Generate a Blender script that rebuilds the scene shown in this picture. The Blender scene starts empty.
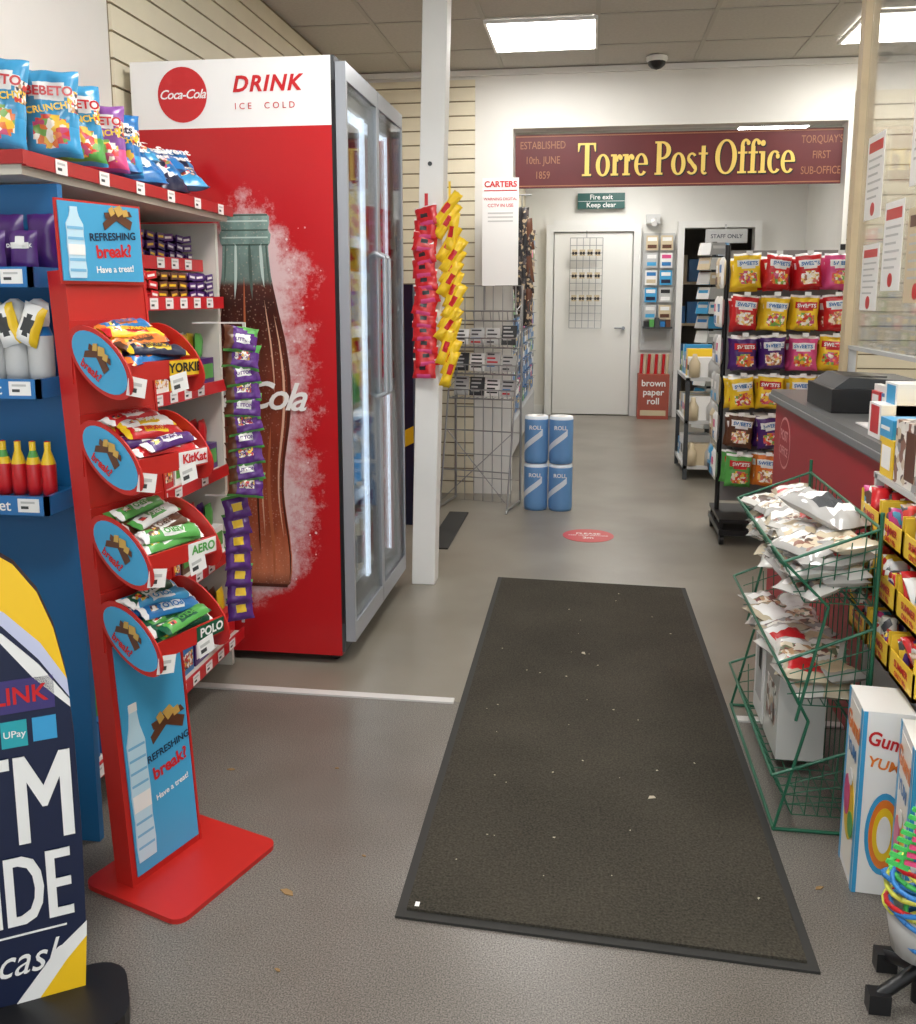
import bpy, math, random
from mathutils import Vector, Matrix
random.seed(7)
sc=bpy.context.scene
try:
    sc.view_settings.view_transform='Standard'
except Exception as e: print(e)

# ---------------------------------------------------------------- materials
def lin(c):
    r=[]
    for v in c[:3]:
        v=v/255.0
        r.append(v/12.92 if v<=.04045 else ((v+.055)/1.055)**2.4)
    return (r[0],r[1],r[2],1)
MATS={}
def newmat(name):
    m=bpy.data.materials.new(name); m.use_nodes=True
    nt=m.node_tree; b=nt.nodes['Principled BSDF']
    return m,nt,b
def mat(name,col,rough=.5,metal=0,emis=0,noise=None,bump=None,coat=0,spec=None):
    if name in MATS: return MATS[name]
    m,nt,b=newmat(name)
    c=lin(col)
    b.inputs['Base Color'].default_value=c
    b.inputs['Roughness'].default_value=rough
    b.inputs['Metallic'].default_value=metal
    if coat: b.inputs['Coat Weight'].default_value=coat
    if spec is not None: b.inputs['Specular IOR Level'].default_value=spec
    if emis:
        b.inputs['Emission Color'].default_value=c
        b.inputs['Emission Strength'].default_value=emis
    tc=None
    if noise or bump:
        tc=nt.nodes.new('ShaderNodeTexCoord')
    if noise:
        n=nt.nodes.new('ShaderNodeTexNoise'); n.inputs['Scale'].default_value=noise[0]; n.inputs['Detail'].default_value=5
        nt.links.new(tc.outputs['Object'],n.inputs['Vector'])
        r=nt.nodes.new('ShaderNodeValToRGB')
        a=noise[1]
        r.color_ramp.elements[0].position=.3; r.color_ramp.elements[1].position=.7
        r.color_ramp.elements[0].color=(c[0]*(1-a),c[1]*(1-a),c[2]*(1-a),1)
        r.color_ramp.elements[1].color=(min(1,c[0]*(1+a)),min(1,c[1]*(1+a)),min(1,c[2]*(1+a)),1)
        nt.links.new(n.outputs['Fac'],r.inputs['Fac']); nt.links.new(r.outputs['Color'],b.inputs['Base Color'])
    if bump:
        n=nt.nodes.new('ShaderNodeTexNoise'); n.inputs['Scale'].default_value=bump[0]; n.inputs['Detail'].default_value=3
        nt.links.new(tc.outputs['Object'],n.inputs['Vector'])
        bp=nt.nodes.new('ShaderNodeBump'); bp.inputs['Strength'].default_value=bump[1]; bp.inputs['Distance'].default_value=.01
        nt.links.new(n.outputs['Fac'],bp.inputs['Height']); nt.links.new(bp.outputs['Normal'],b.inputs['Normal'])
    MATS[name]=m
    return m
def pmat(name,cols,scale=40,rough=.35):
    """printed packaging: cell pattern of several inks"""
    if name in MATS: return MATS[name]
    m,nt,b=newmat(name)
    tc=nt.nodes.new('ShaderNodeTexCoord')
    v=nt.nodes.new('ShaderNodeTexVoronoi'); v.inputs['Scale'].default_value=scale
    nt.links.new(tc.outputs['Object'],v.inputs['Vector'])
    sp=nt.nodes.new('ShaderNodeSeparateColor'); nt.links.new(v.outputs['Color'],sp.inputs['Color'])
    r=nt.nodes.new('ShaderNodeValToRGB'); r.color_ramp.interpolation='CONSTANT'
    n=len(cols)
    while len(r.color_ramp.elements)<n: r.color_ramp.elements.new(.5)
    for i,c in enumerate(cols):
        r.color_ramp.elements[i].position=i/n
        r.color_ramp.elements[i].color=lin(c)
    nt.links.new(sp.outputs['Red'],r.inputs['Fac']); nt.links.new(r.outputs['Color'],b.inputs['Base Color'])
    b.inputs['Roughness'].default_value=rough
    MATS[name]=m; return m
def glassmat(name,tint=(1,1,1),refl=.12,haze=0):
    m=bpy.data.materials.new(name); m.use_nodes=True; nt=m.node_tree; nt.nodes.clear()
    o=nt.nodes.new('ShaderNodeOutputMaterial'); mx=nt.nodes.new('ShaderNodeMixShader')
    t=nt.nodes.new('ShaderNodeBsdfTransparent'); t.inputs[0].default_value=(*tint,1)
    g=nt.nodes.new('ShaderNodeBsdfGlossy'); g.inputs['Roughness'].default_value=.03
    f=nt.nodes.new('ShaderNodeFresnel'); f.inputs['IOR'].default_value=1.25
    a=nt.nodes.new('ShaderNodeMath'); a.operation='MULTIPLY'; a.inputs[1].default_value=refl*5; a.use_clamp=True
    nt.links.new(f.outputs[0],a.inputs[0]); nt.links.new(a.outputs[0],mx.inputs[0])
    nt.links.new(t.outputs[0],mx.inputs[1]); nt.links.new(g.outputs[0],mx.inputs[2])
    if haze:
        d=nt.nodes.new('ShaderNodeBsdfDiffuse'); m2=nt.nodes.new('ShaderNodeMixShader'); m2.inputs[0].default_value=haze
        nt.links.new(mx.outputs[0],m2.inputs[1]); nt.links.new(d.outputs[0],m2.inputs[2]); nt.links.new(m2.outputs[0],o.inputs[0])
    else: nt.links.new(mx.outputs[0],o.inputs[0])
    return m

WHITE=mat('white_paint',(226,225,221),.6,noise=(3,.04))
WALLW=mat('wall_white',(224,222,216),.8,noise=(1.5,.05))
CREAM=mat('slat_cream',(224,215,190),.55,noise=(4,.05))
GROOVE=mat('slat_groove',(136,122,96),.8)
RED=mat('red_gloss',(186,34,28),.38)
REDP=mat('red_panel_paint',(186,22,26),.4)
BLACK=mat('black_plastic',(20,20,22),.4)
DGREY=mat('dark_grey',(58,60,62),.5)
GREY=mat('grey_metal',(150,152,155),.35,.6)
LGREY=mat('light_grey',(190,190,188),.5)
PW=mat('print_white',(236,235,232),.4)
PY=mat('print_yellow',(236,196,40),.3)
PR=mat('print_red',(196,30,36),.3)
PB=mat('print_blue',(36,112,176),.3)
PSKY=mat('print_sky',(60,155,205),.3)
PN=mat('print_navy',(20,26,56),.35)
PG=mat('print_green',(84,160,76),.3)
PDG=mat('print_darkgreen',(20,84,58),.3)
PP=mat('print_purple',(74,34,108),.3)
PPK=mat('print_pink',(214,76,130),.3)
PO=mat('print_orange',(228,124,46),.3)
PBR=mat('print_brown',(92,54,34),.35)
PBK=mat('print_black',(28,26,28),.4)
PT=mat('print_teal',(40,160,170),.4)
PBE=mat('print_beige',(205,188,156),.45)
CHROME=mat('chrome_wire',(165,165,165),.3,.85)
GREENW=mat('green_wire',(30,96,70),.4)
WOOD=mat('pale_wood',(200,180,146),.5,noise=(9,.08))
BLUEP=mat('blue_panel',(24,104,160),.45)
NAVY=mat('navy_board',(20,30,60),.35)
LED=mat('led_white',(228,240,255),.4,emis=3.2)
CANDY=pmat('candy_mix',[(214,60,50),(236,190,60),(225,120,50),(240,232,215),(200,80,120),(120,170,80)],70)
CANDY2=pmat('candy_mix_pale',[(240,225,200),(220,120,110),(235,200,110),(245,240,235),(170,120,80)],80)
SCRIB=pmat('small_print',[(236,232,225),(200,60,50),(236,196,60),(60,60,70),(236,232,225),(190,150,110)],130)

# ---------------------------------------------------------------- builder
def frame(o,x,y):
    x=Vector(x).normalized(); y=Vector(y).normalized(); z=x.cross(y)
    M=Matrix(((x[0],y[0],z[0],o[0]),(x[1],y[1],z[1],o[1]),(x[2],y[2],z[2],o[2]),(0,0,0,1)))
    return M
def T(x,y,z): return Matrix.Translation((x,y,z))
def R(deg,ax): return Matrix.Rotation(math.radians(deg),4,ax)
FC=lambda x,y,z: frame((x,y,z),(1,0,0),(0,0,1))     # faces -Y (towards camera)
FR=lambda x,y,z: frame((x,y,z),(0,1,0),(0,0,1))     # faces +X
FL=lambda x,y,z: frame((x,y,z),(0,-1,0),(0,0,1))    # faces -X
TXT={}
def textmesh(s,bold,shear,spacing,extr):
    k=(s,bold,shear,spacing,extr)
    if k in TXT: return TXT[k]
    cu=bpy.data.curves.new('t','FONT'); cu.body=s; cu.size=1; cu.align_x='CENTER'; cu.align_y='CENTER'
    cu.offset=bold; cu.shear=shear; cu.space_character=spacing; cu.extrude=extr; cu.resolution_u=3
    ob=bpy.data.objects.new('t',cu); sc.collection.objects.link(ob)
    dg=bpy.context.evaluated_depsgraph_get(); ev=ob.evaluated_get(dg); me=ev.to_mesh()
    v=[tuple(x.co) for x in me.vertices]; f=[tuple(p.vertices) for p in me.polygons]
    ev.to_mesh_clear(); bpy.data.objects.remove(ob); bpy.data.curves.remove(cu)
    TXT[k]=(v,f); return v,f
class B:
    def __init__(s,name): s.name=name; s.v=[]; s.f=[]; s.mi=[]; s.mats=[]; s.sm=[]
    def mid(s,m):
        if m not in s.mats: s.mats.append(m)
        return s.mats.index(m)
    def add(s,vs,fs,m,M=None,smooth=False):
        o=len(s.v)
        for p in vs:
            p=Vector(p)
            if M is not None: p=M@p
            s.v.append(p)
        for i,f in enumerate(fs):
            s.f.append([o+k for k in f]); s.mi.append(s.mid(m[i] if isinstance(m,list) else m)); s.sm.append(smooth)
    def box(s,a,b,m,M=None):
        x0,y0,z0=[min(a[i],b[i]) for i in range(3)]; x1,y1,z1=[max(a[i],b[i]) for i in range(3)]
        s.add([(x0,y0,z0),(x1,y0,z0),(x1,y1,z0),(x0,y1,z0),(x0,y0,z1),(x1,y0,z1),(x1,y1,z1),(x0,y1,z1)],
              [(0,3,2,1),(4,5,6,7),(0,1,5,4),(1,2,6,5),(2,3,7,6),(3,0,4,7)],m,M)
    def cyl(s,p1,p2,r,m,n=12,r2=None,M=None,smooth=True,caps=True):
        p1=Vector(p1);p2=Vector(p2); d=p2-p1
        if d.length<1e-6: return
        if r2 is None: r2=r
        z=d.normalized(); x=z.orthogonal().normalized(); y=z.cross(x)
        vs=[];fs=[]
        for i in range(n):
            a=2*math.pi*i/n; o=x*math.cos(a)+y*math.sin(a)
            vs.append(p1+o*r); vs.append(p2+o*r2)
        for i in range(n):
            j=(i+1)%n; fs.append((2*i,2*j,2*j+1,2*i+1))
        s.add(vs,fs,m,M,smooth)
        if caps:
            s.add([vs[2*i] for i in range(n)][::-1],[tuple(range(n))],m,M)
            s.add([vs[2*i+1] for i in range(n)],[tuple(range(n))],m,M)
    def tube(s,pts,r,m,n=6,M=None,closed=False):
        pts=list(pts)
        if closed: pts.append(pts[0])
        for a,b in zip(pts,pts[1:]): s.cyl(a,b,r,m,n,M=M)
    def prism(s,out,z0,z1,m,M=None,side=None):
        n=len(out)
        s.add([(p[0],p[1],z1) for p in out],[tuple(range(n))],m,M)
        s.add([(p[0],p[1],z0) for p in out],[tuple(range(n))[::-1]],side or m,M)
        vs=[(p[0],p[1],z0) for p in out]+[(p[0],p[1],z1) for p in out]
        s.add(vs,[(i,(i+1)%n,n+(i+1)%n,n+i) for i in range(n)],side or m,M)
    def lathe(s,prof,m,M=None,n=14):
        vs=[];fs=[];ms=[]
        k=len(prof)
        for r,z in prof:
            for i in range(n):
                a=2*math.pi*i/n; vs.append((r*math.cos(a),r*math.sin(a),z))
        for j in range(k-1):
            for i in range(n):
                i2=(i+1)%n; fs.append((j*n+i,j*n+i2,(j+1)*n+i2,(j+1)*n+i)); ms.append(m[min(j,len(m)-1)] if isinstance(m,list) else m)
        s.add(vs,fs,ms,M,True)
        s.add(vs[-n:],[tuple(range(n))],ms[-1],M)
    def ell(s,cx,cy,rx,ry,z,m,M,n=28,rot=0,th=.001):
        out=[]
        for i in range(n):
            a=2*math.pi*i/n; x=rx*math.cos(a); y=ry*math.sin(a); c=math.cos(rot);q=math.sin(rot)
            out.append((cx+x*c-y*q,cy+x*q+y*c))
        s.prism(out,z,z+th,m,M)
    def text(s,t,size,m,M,bold=0,shear=0,spacing=1,extr=.004,sx=1):
        v,f=textmesh(t,bold,shear,spacing,extr)
        s.add([(p[0]*size*sx,p[1]*size,p[2]*size) for p in v],f,m,M)
    def pillow(s,w,h,d,M,fn,nx=8,ny=10,crink=.03):
        nx2=nx+1; ny2=ny+1
        vf=[];vb=[]
        ph=random.uniform(0,6)
        for j in range(ny2):
            for i in range(nx2):
                u=i/nx*2-1; v=j/ny*2-1
                t=d/2*(max(0,(1-u**4)*(1-v**6)))**.6
                x=u*w/2*(1-.09*(1-v*v)+.02*math.sin(v*7+ph)); y=v*h/2*(1+.015*math.sin(u*6+ph))
                t2=t*(1+random.uniform(-crink,crink)*4+.12*math.sin(u*5+v*4+ph))
                vf.append((x,y,t2)); vb.append((x,y,-t))
        fs=[];ms=[]
        for j in range(ny):
            for i in range(nx):
                a=j*nx2+i; fs.append((a,a+1,a+nx2+1,a+nx2)); ms.append(fn((i+.5)/nx*2-1,(j+.5)/ny*2-1) if callable(fn) else fn)
        s.add(vf,fs,ms,M,True)
        s.add(vb,[f[::-1] for f in fs],ms,M,True)
    def done(s,bevel=0,parent=None):
        me=bpy.data.meshes.new(s.name); me.from_pydata([tuple(v) for v in s.v],[],s.f)
        for m in s.mats: me.materials.append(m)
        for p,i,q in zip(me.polygons,s.mi,s.sm): p.material_index=i; p.use_smooth=q
        me.update()
        ob=bpy.data.objects.new(s.name,me); sc.collection.objects.link(ob)
        if bevel:
            mo=ob.modifiers.new('bev','BEVEL'); mo.width=bevel; mo.segments=2; mo.limit_method='ANGLE'; mo.angle_limit=math.radians(50)
        if parent: ob.parent=parent
        return ob
def rr(w,h,r,cx=0,cy=0,n=5):
    out=[]
    cs=[(w/2-r,-h/2+r,-90),(w/2-r,h/2-r,0),(-w/2+r,h/2-r,90),(-w/2+r,-h/2+r,180)]
    for x,y,a0 in cs:
        for i in range(n+1):
            a=math.radians(a0+90*i/n); out.append((cx+x+r*math.cos(a),cy+y+r*math.sin(a)))
    return out
def bagfn(base,lab,band,top=None):
    def f(u,v):
        if top and v>.72: return top
        if (u/.75)**2+((v-.3)/.28)**2<1: return lab
        if -.75<v<-.25 and abs(u)<.8: return band
        return base
    return f
def ticket(b,M,w=.035,h=.025):
    b.box((-w/2,-h/2,0),(w/2,h/2,.001),PW,M)
    b.box((-w*.35,h*.15,.001),(w*.3,h*.3,.0015),LGREY,M)
    b.box((-w*.35,-h*.25,.001),(w*.0,-h*.05,.0015),DGREY,M)

# ---------------------------------------------------------------- room shell
CZ=2.8
def floormat():
    m,nt,b=newmat('vinyl_floor')
    tc=nt.nodes.new('ShaderNodeTexCoord')
    sep=nt.nodes.new('ShaderNodeSeparateXYZ'); nt.links.new(tc.outputs['Object'],sep.inputs[0])
    gt=nt.nodes.new('ShaderNodeMath'); gt.operation='GREATER_THAN'; gt.inputs[1].default_value=2.89
    nt.links.new(sep.outputs['Y'],gt.inputs[0])
    n=nt.nodes.new('ShaderNodeTexNoise'); n.inputs['Scale'].default_value=300; n.inputs['Detail'].default_value=2
    nt.links.new(tc.outputs['Object'],n.inputs['Vector'])
    n2=nt.nodes.new('ShaderNodeTexNoise'); n2.inputs['Scale'].default_value=2.0; n2.inputs['Detail'].default_value=3
    nt.links.new(tc.outputs['Object'],n2.inputs['Vector'])
    def ramp(a,c,p0,p1,src):
        r=nt.nodes.new('ShaderNodeValToRGB'); r.color_ramp.elements[0].position=p0; r.color_ramp.elements[1].position=p1
        r.color_ramp.elements[0].color=lin(a); r.color_ramp.elements[1].color=lin(c)
        nt.links.new(src.outputs['Fac'],r.inputs['Fac']); return r
    r1=ramp((80,76,71),(140,134,126),.36,.66,n)
    r2=ramp((122,116,105),(146,140,128),.3,.7,n)
    mx=nt.nodes.new('ShaderNodeMix'); mx.data_type='RGBA'
    nt.links.new(gt.outputs[0],mx.inputs['Factor']); nt.links.new(r1.outputs[0],mx.inputs['A']); nt.links.new(r2.outputs[0],mx.inputs['B'])
    r3=ramp((228,225,221),(255,255,255),.35,.6,n2)
    m2=nt.nodes.new('ShaderNodeMix'); m2.data_type='RGBA'; m2.blend_type='MULTIPLY'; m2.inputs['Factor'].default_value=1
    nt.links.new(mx.outputs['Result'],m2.inputs['A']); nt.links.new(r3.outputs[0],m2.inputs['B'])
    nt.links.new(m2.outputs['Result'],b.inputs['Base Color'])
    b.inputs['Roughness'].default_value=.31
    bp=nt.nodes.new('ShaderNodeBump'); bp.inputs['Strength'].default_value=.1; bp.inputs['Distance'].default_value=.003
    nt.links.new(n.outputs['Fac'],bp.inputs['Height']); nt.links.new(bp.outputs['Normal'],b.inputs['Normal'])
    return m
f=B('floor'); f.box((-1.75,-1.6,-.1),(2.4,10.8,0),floormat()); f.done()
CEIL=mat('ceiling_tile',(182,179,172),.9,noise=(60,.06))
TBAR=mat('ceiling_tbar',(168,165,157),.6)
c=B('ceiling'); c.box((-1.75,-1.6,CZ),(2.4,10.8,CZ+.1),CEIL)
y=-1.5
while y<10.7:
    c.box((-1.65,y-.012,CZ-.004),(2.3,y+.012,CZ),TBAR); y+=.6
x=-1.2
while x<2.3:
    c.box((x-.012,-1.5,CZ-.0045),(x+.012,10.7,CZ-.0003),TBAR); x+=.6
c.done()
def slats(b,M,w,h0,h1,step=.09):
    b.box((0,h0,0),(w,h1,.004),GROOVE,M)
    z=h0
    while z<h1-.02:
        t=min(z+step-.009,h1)
        b.box((0,z,.004),(w,t,.014),CREAM,M); z+=step
w=B('wall_left'); w.box((-1.75,-1.6,0),(-1.651,10.8,CZ),WALLW)
slats(w,FR(-1.651,3.1,0),3.1,0,CZ); w.done()
w=B('wall_right'); w.box((2.3,-1.6,0),(2.4,10.8,CZ),WALLW)
slats(w,FL(2.3,6.2,0),5.5,0,CZ); w.done()
w=B('wall_back')
w.box((-.9,10.7,0),(1.0,10.8,CZ),WALLW); w.box((1.75,10.7,0),(2.4,10.8,CZ),WALLW); w.box((1.0,10.7,2.1),(1.75,10.8,CZ),WALLW)
w.done()
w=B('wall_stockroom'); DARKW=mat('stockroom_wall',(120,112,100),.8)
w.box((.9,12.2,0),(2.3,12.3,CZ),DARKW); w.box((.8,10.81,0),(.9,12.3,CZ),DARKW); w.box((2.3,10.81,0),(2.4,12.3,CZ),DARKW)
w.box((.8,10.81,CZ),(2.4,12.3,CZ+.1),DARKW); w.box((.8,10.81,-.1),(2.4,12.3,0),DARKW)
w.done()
w=B('wall_inner_left'); w.box((-.88,6.36,0),(-.78,10.7,CZ),WALLW); slats(w,FR(-.78,6.36,0),4.3,.1,2.6); w.done()
w=B('wall_divider')
w.box((-1.65,6.2,0),(-.53,6.35,CZ),WALLW); w.box((-.53,6.2,2.43),(1.55,6.35,CZ),WALLW); w.box((1.55,6.2,0),(2.3,6.35,CZ),WALLW)
slats(w,FC(-1.65,6.2,0),.87,0,2.74); slats(w,FC(1.58,6.2,0),.7,0,2.6)
w.done()
t=B('trim_cornice'); t.box((-1.65,6.17,2.76),(2.3,6.2,CZ-.006),WHITE); t.done()
w=B('wall_front')
w.box((-1.75,-1.6,0),(-1.2,-1.5,CZ),WALLW); w.box((1.9,-1.6,0),(2.4,-1.5,CZ),WALLW); w.box((-1.2,-1.6,2.5),(1.9,-1.5,CZ),WALLW)
w.box((.55,-1.6,0),(1.9,-1.5,.5),WALLW); w.box((.45,-1.6,0),(.55,-1.5,2.5),WHITE); w.done()
b=B('baseboard_back'); b.box((-.78,10.68,0),(-.53,10.7,.1),WHITE); b.box((.54,10.68,0),(.93,10.7,.1),WHITE); b.done()
# ceiling light panels
for (lx,ly,p) in [(-.3,5.4,26),(1.66,5.5,22),(-.3,2.4,35),(1.2,2.4,28),(-.3,.0,34),(.3,8.0,27),(.3,9.8,23),(1.5,8.4,19)]:
    PM=mat('light_panel_%d'%p,(255,253,250),.5,emis=p)
    b=B('ceiling_light'); z0,z1=CZ-.024,CZ-.006
    b.box((lx-.3,ly-.3,z0),(lx+.3,ly-.285,z1),PW); b.box((lx-.3,ly+.285,z0),(lx+.3,ly+.3,z1),PW)
    b.box((lx-.3,ly-.285,z0),(lx-.285,ly+.285,z1),PW); b.box((lx+.285,ly-.285,z0),(lx+.3,ly+.285,z1),PW)
    b.box((lx-.285,ly-.285,CZ-.018),(lx+.285,ly+.285,CZ-.007),PM)
    o=b.done()
b=B('security_camera_dome'); b.lathe([(.001,-.075),(.03,-.066),(.05,-.048),(.055,-.03),(.065,-.02),(.065,0)],[BLACK,BLACK,BLACK,WHITE,WHITE],T(.36,6.0,CZ-.006)); b.done()

# floor things
b=B('floor_transition_strip'); b.box((-1.6,2.87,0),(-.43,2.905,.006),mat('strip',(205,202,198),.5)); b.box((.49,2.87,0),(2.2,2.905,.006),mat('strip',(205,202,198),.5)); b.done()
def mattex():
    m,nt,bs=newmat('ribbed_mat')
    tc=nt.nodes.new('ShaderNodeTexCoord'); n=nt.nodes.new('ShaderNodeTexNoise'); n.inputs['Scale'].default_value=180; n.inputs['Detail'].default_value=4
    nt.links.new(tc.outputs['Object'],n.inputs['Vector'])
    n2=nt.nodes.new('ShaderNodeTexNoise'); n2.inputs['Scale'].default_value=2.5; n2.inputs['Detail'].default_value=3; nt.links.new(tc.outputs['Object'],n2.inputs['Vector'])
    ad=nt.nodes.new('ShaderNodeMath'); ad.operation='MULTIPLY_ADD'; ad.inputs[1].default_value=.35; nt.links.new(n2.outputs['Fac'],ad.inputs[0]); nt.links.new(n.outputs['Fac'],ad.inputs[2])
    r=nt.nodes.new('ShaderNodeValToRGB'); r.color_ramp.elements[0].position=.42; r.color_ramp.elements[1].position=1.0
    r.color_ramp.elements[0].color=lin((44,42,37)); r.color_ramp.elements[1].color=lin((84,79,69))
    nt.links.new(ad.outputs[0],r.inputs['Fac']); nt.links.new(r.outputs[0],bs.inputs['Base Color']); bs.inputs['Roughness'].default_value=.95
    bs.inputs['Specular IOR Level'].default_value=.1
    bp=nt.nodes.new('ShaderNodeBump'); bp.inputs['Strength'].default_value=.5; bp.inputs['Distance'].default_value=.004; nt.links.new(n.outputs['Fac'],bp.inputs['Height']); nt.links.new(bp.outputs['Normal'],bs.inputs['Normal'])
    return m
b=B('entrance_mat'); RUB=mat('rubber_edge',(40,39,36),.75)
mc=[(-.398,1.79),(.487,1.745),(.463,4.235),(-.42,4.28)]
b.prism(mc,0,.006,RUB); b.prism([(x+.022*sx,y+.022*sy) for (x,y),(sx,sy) in zip(mc,[(1,1),(-1,1),(-1,-1),(1,-1)])],.006,.012,mattex())
b.box((-.36,1.82,.012),(-.35,1.835,.0125),PW); b.done()
b=B('floor_runner'); b.box((-.86,4.75,0),(-.74,5.6,.008),RUB); b.done()
DEB=mat('debris',(180,170,150),.9); DRY=mat('dry_leaf',(150,120,80),.9)
b=B('litter_bits')
for i in range(38):
    x=random.uniform(-.34,.42); y=random.uniform(1.85,4.1); r=random.uniform(.0015,.004)
    if i==0: x,y,r=.19,2.35,.011
    if i==1: x,y,r=-.0,3.35,.012
    M=T(x,y,.0125)@R(random.uniform(0,180),'Z'); b.prism([(-r,-r*.5),(r,-r*.3),(r*.8,r*.6),(-r*.3,r*.7)],0,.001,DEB,M)
b.done()
b=B('dry_leaves')
for x,y,r in [(-.66,1.84,.02),(.55,2.03,.012),(-1.0,2.35,.012),(-.52,2.0,.006),(-.7,2.4,.006),(-.6,1.6,.008)]:
    M=T(x,y,.001)@R(random.uniform(-30,30),'Z'); b.prism([(-r,-r*.2),(0,-r*.45),(r,-r*.1),(r*.4,r*.4),(-r*.5,r*.35)],0,.002,DRY,M)
b.done()
b=B('floor_sticker'); M=T(.01,5.15,0); b.ell(0,0,.145,.145,.0005,PR,M,40); b.text('PLEASE',.045,PW,M@T(0,.04,.0016),.02); b.text('KEEP YOUR DISTANCE',.022,PW,M@T(0,0,.0016),.02); b.text('2m',.05,PW,M@T(0,-.05,.0016),.02); b.done()

# ---------------------------------------------------------------- drinks fridge
def panelmat():
    m,nt,b=newmat('printed_cooler_panel')
    N=nt.nodes; Lk=nt.links
    tc=N.new('ShaderNodeTexCoord'); sep=N.new('ShaderNodeSeparateXYZ'); Lk.new(tc.outputs['Object'],sep.inputs[0])
    def mth(op,a,bb=None,cl=False):
        n=N.new('ShaderNodeMath'); n.operation=op; n.use_clamp=cl
        for i,v in enumerate((a,bb)):
            if v is None: continue
            if isinstance(v,(int,float)): n.inputs[i].default_value=v
            else: Lk.new(v,n.inputs[i])
        return n.outputs[0]
    ns=N.new('ShaderNodeTexNoise'); ns.inputs['Scale'].default_value=11; ns.inputs['Detail'].default_value=10; ns.inputs['Roughness'].default_value=.82; Lk.new(tc.outputs['Object'],ns.inputs['Vector'])
    dx=mth('ABSOLUTE',mth('ADD',sep.outputs['X'],1.205))
    dzt=mth('MAXIMUM',mth('SUBTRACT',sep.outputs['Z'],1.5),0); dzb=mth('MAXIMUM',mth('SUBTRACT',.36,sep.outputs['Z']),0)
    d=mth('ADD',dx,mth('ADD',dzt,mth('MULTIPLY',dzb,1.6)))
    d=mth('ADD',d,mth('MULTIPLY',mth('SUBTRACT',ns.outputs['Fac'],.5),.46))
    k=mth('SUBTRACT',1,mth('MULTIPLY',mth('SUBTRACT',d,.125),9),True)
    mx=N.new('ShaderNodeMix'); mx.data_type='RGBA'; Lk.new(mth('MULTIPLY',k,.8),mx.inputs['Factor'])
    mx.inputs['A'].default_value=lin((184,22,28)); mx.inputs['B'].default_value=lin((224,206,206))
    Lk.new(mx.outputs['Result'],b.inputs['Base Color']); b.inputs['Roughness'].default_value=.3
    return m
BCX=-1.205; BZ=.29
def bottlemat():
    """printed bottle: vertical colour ramp + droplets (a flat graphic)"""
    m,nt,b=newmat('bottle_print'); N=nt.nodes; Lk=nt.links
    tc=N.new('ShaderNodeTexCoord'); sep=N.new('ShaderNodeSeparateXYZ'); Lk.new(tc.outputs['Object'],sep.inputs[0])
    mr=N.new('ShaderNodeMapRange'); mr.inputs['From Min'].default_value=.28; mr.inputs['From Max'].default_value=1.64; Lk.new(sep.outputs['Z'],mr.inputs['Value'])
    r=N.new('ShaderNodeValToRGB'); e=r.color_ramp.elements
    cols=[(0,(84,44,34)),(.05,(190,112,80)),(.2,(160,76,48)),(.35,(136,60,38)),(.55,(108,46,30)),(.68,(72,28,20)),(.77,(56,24,18)),(.815,(80,42,32)),(.83,(104,124,116)),(1,(138,168,160))]
    while len(e)<len(cols): e.new(.5)
    for i,(p,c) in enumerate(cols): e[i].position=p; e[i].color=lin(c)
    Lk.new(mr.outputs[0],r.inputs['Fac'])
    mp=N.new('ShaderNodeMapping'); mp.inputs['Scale'].default_value=(14,1,4); Lk.new(tc.outputs['Object'],mp.inputs[0])
    ns=N.new('ShaderNodeTexNoise'); ns.inputs['Scale'].default_value=1.1; ns.inputs['Detail'].default_value=4; Lk.new(mp.outputs[0],ns.inputs['Vector'])
    m1=N.new('ShaderNodeMix'); m1.data_type='RGBA'; m1.blend_type='OVERLAY'; m1.inputs['Factor'].default_value=.85; Lk.new(r.outputs[0],m1.inputs['A']); Lk.new(ns.outputs['Fac'],m1.inputs['B'])
    v=N.new('ShaderNodeTexVoronoi'); v.inputs['Scale'].default_value=85; Lk.new(tc.outputs['Object'],v.inputs['Vector'])
    r3=N.new('ShaderNodeValToRGB'); r3.color_ramp.elements[0].position=.1; r3.color_ramp.elements[1].position=.3; r3.color_ramp.elements[0].color=(.26,.26,.26,1); r3.color_ramp.elements[1].color=(0,0,0,1)
    Lk.new(v.outputs['Distance'],r3.inputs['Fac'])
    m2=N.new('ShaderNodeMix'); m2.data_type='RGBA'; Lk.new(r3.outputs[0],m2.inputs['Factor']); Lk.new(m1.outputs['Result'],m2.inputs['A']); m2.inputs['B'].default_value=lin((236,204,184))
    Lk.new(m2.outputs['Result'],b.inputs['Base Color']); b.inputs['Roughness'].default_value=.3
    return m
b=B('drinks_fridge')
FX0,FX1,FY0,FY1=-1.60,-.885,3.14,4.09
b.box((FX0,FY0,.035),(FX1,FY0+.05,1.925),panelmat()); b.box((FX0,FY0,1.925),(FX1,FY0+.05,2.15),PW)
b.box((FX0,FY1-.05,.035),(FX1,FY1,2.15),REDP)
b.box((FX0,FY0+.05,.035),(FX0+.05,FY1-.05,2.15),PW); b.box((FX0+.05,FY0+.05,.035),(FX1,FY1-.05,.2),DGREY); b.box((FX0+.05,FY0+.05,2.03),(FX1,FY1-.05,2.15),LGREY)
b.box((FX1,FY0,.05),(FX1+.012,FY1,.16),DGREY)
b.box((FX1,FY0,2.07),(FX1+.012,FY1,2.15),DGREY)
b.box((FX1,FY0,.16),(FX1+.012,FY0+.02,2.07),BLACK); b.box((FX1,FY1-.03,.16),(FX1+.012,FY1,2.07),BLACK)
SIL=mat('silver_frame',(166,170,176),.35,.4)
DG=glassmat('door_glass',(.95,.98,.99),.16)
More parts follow.
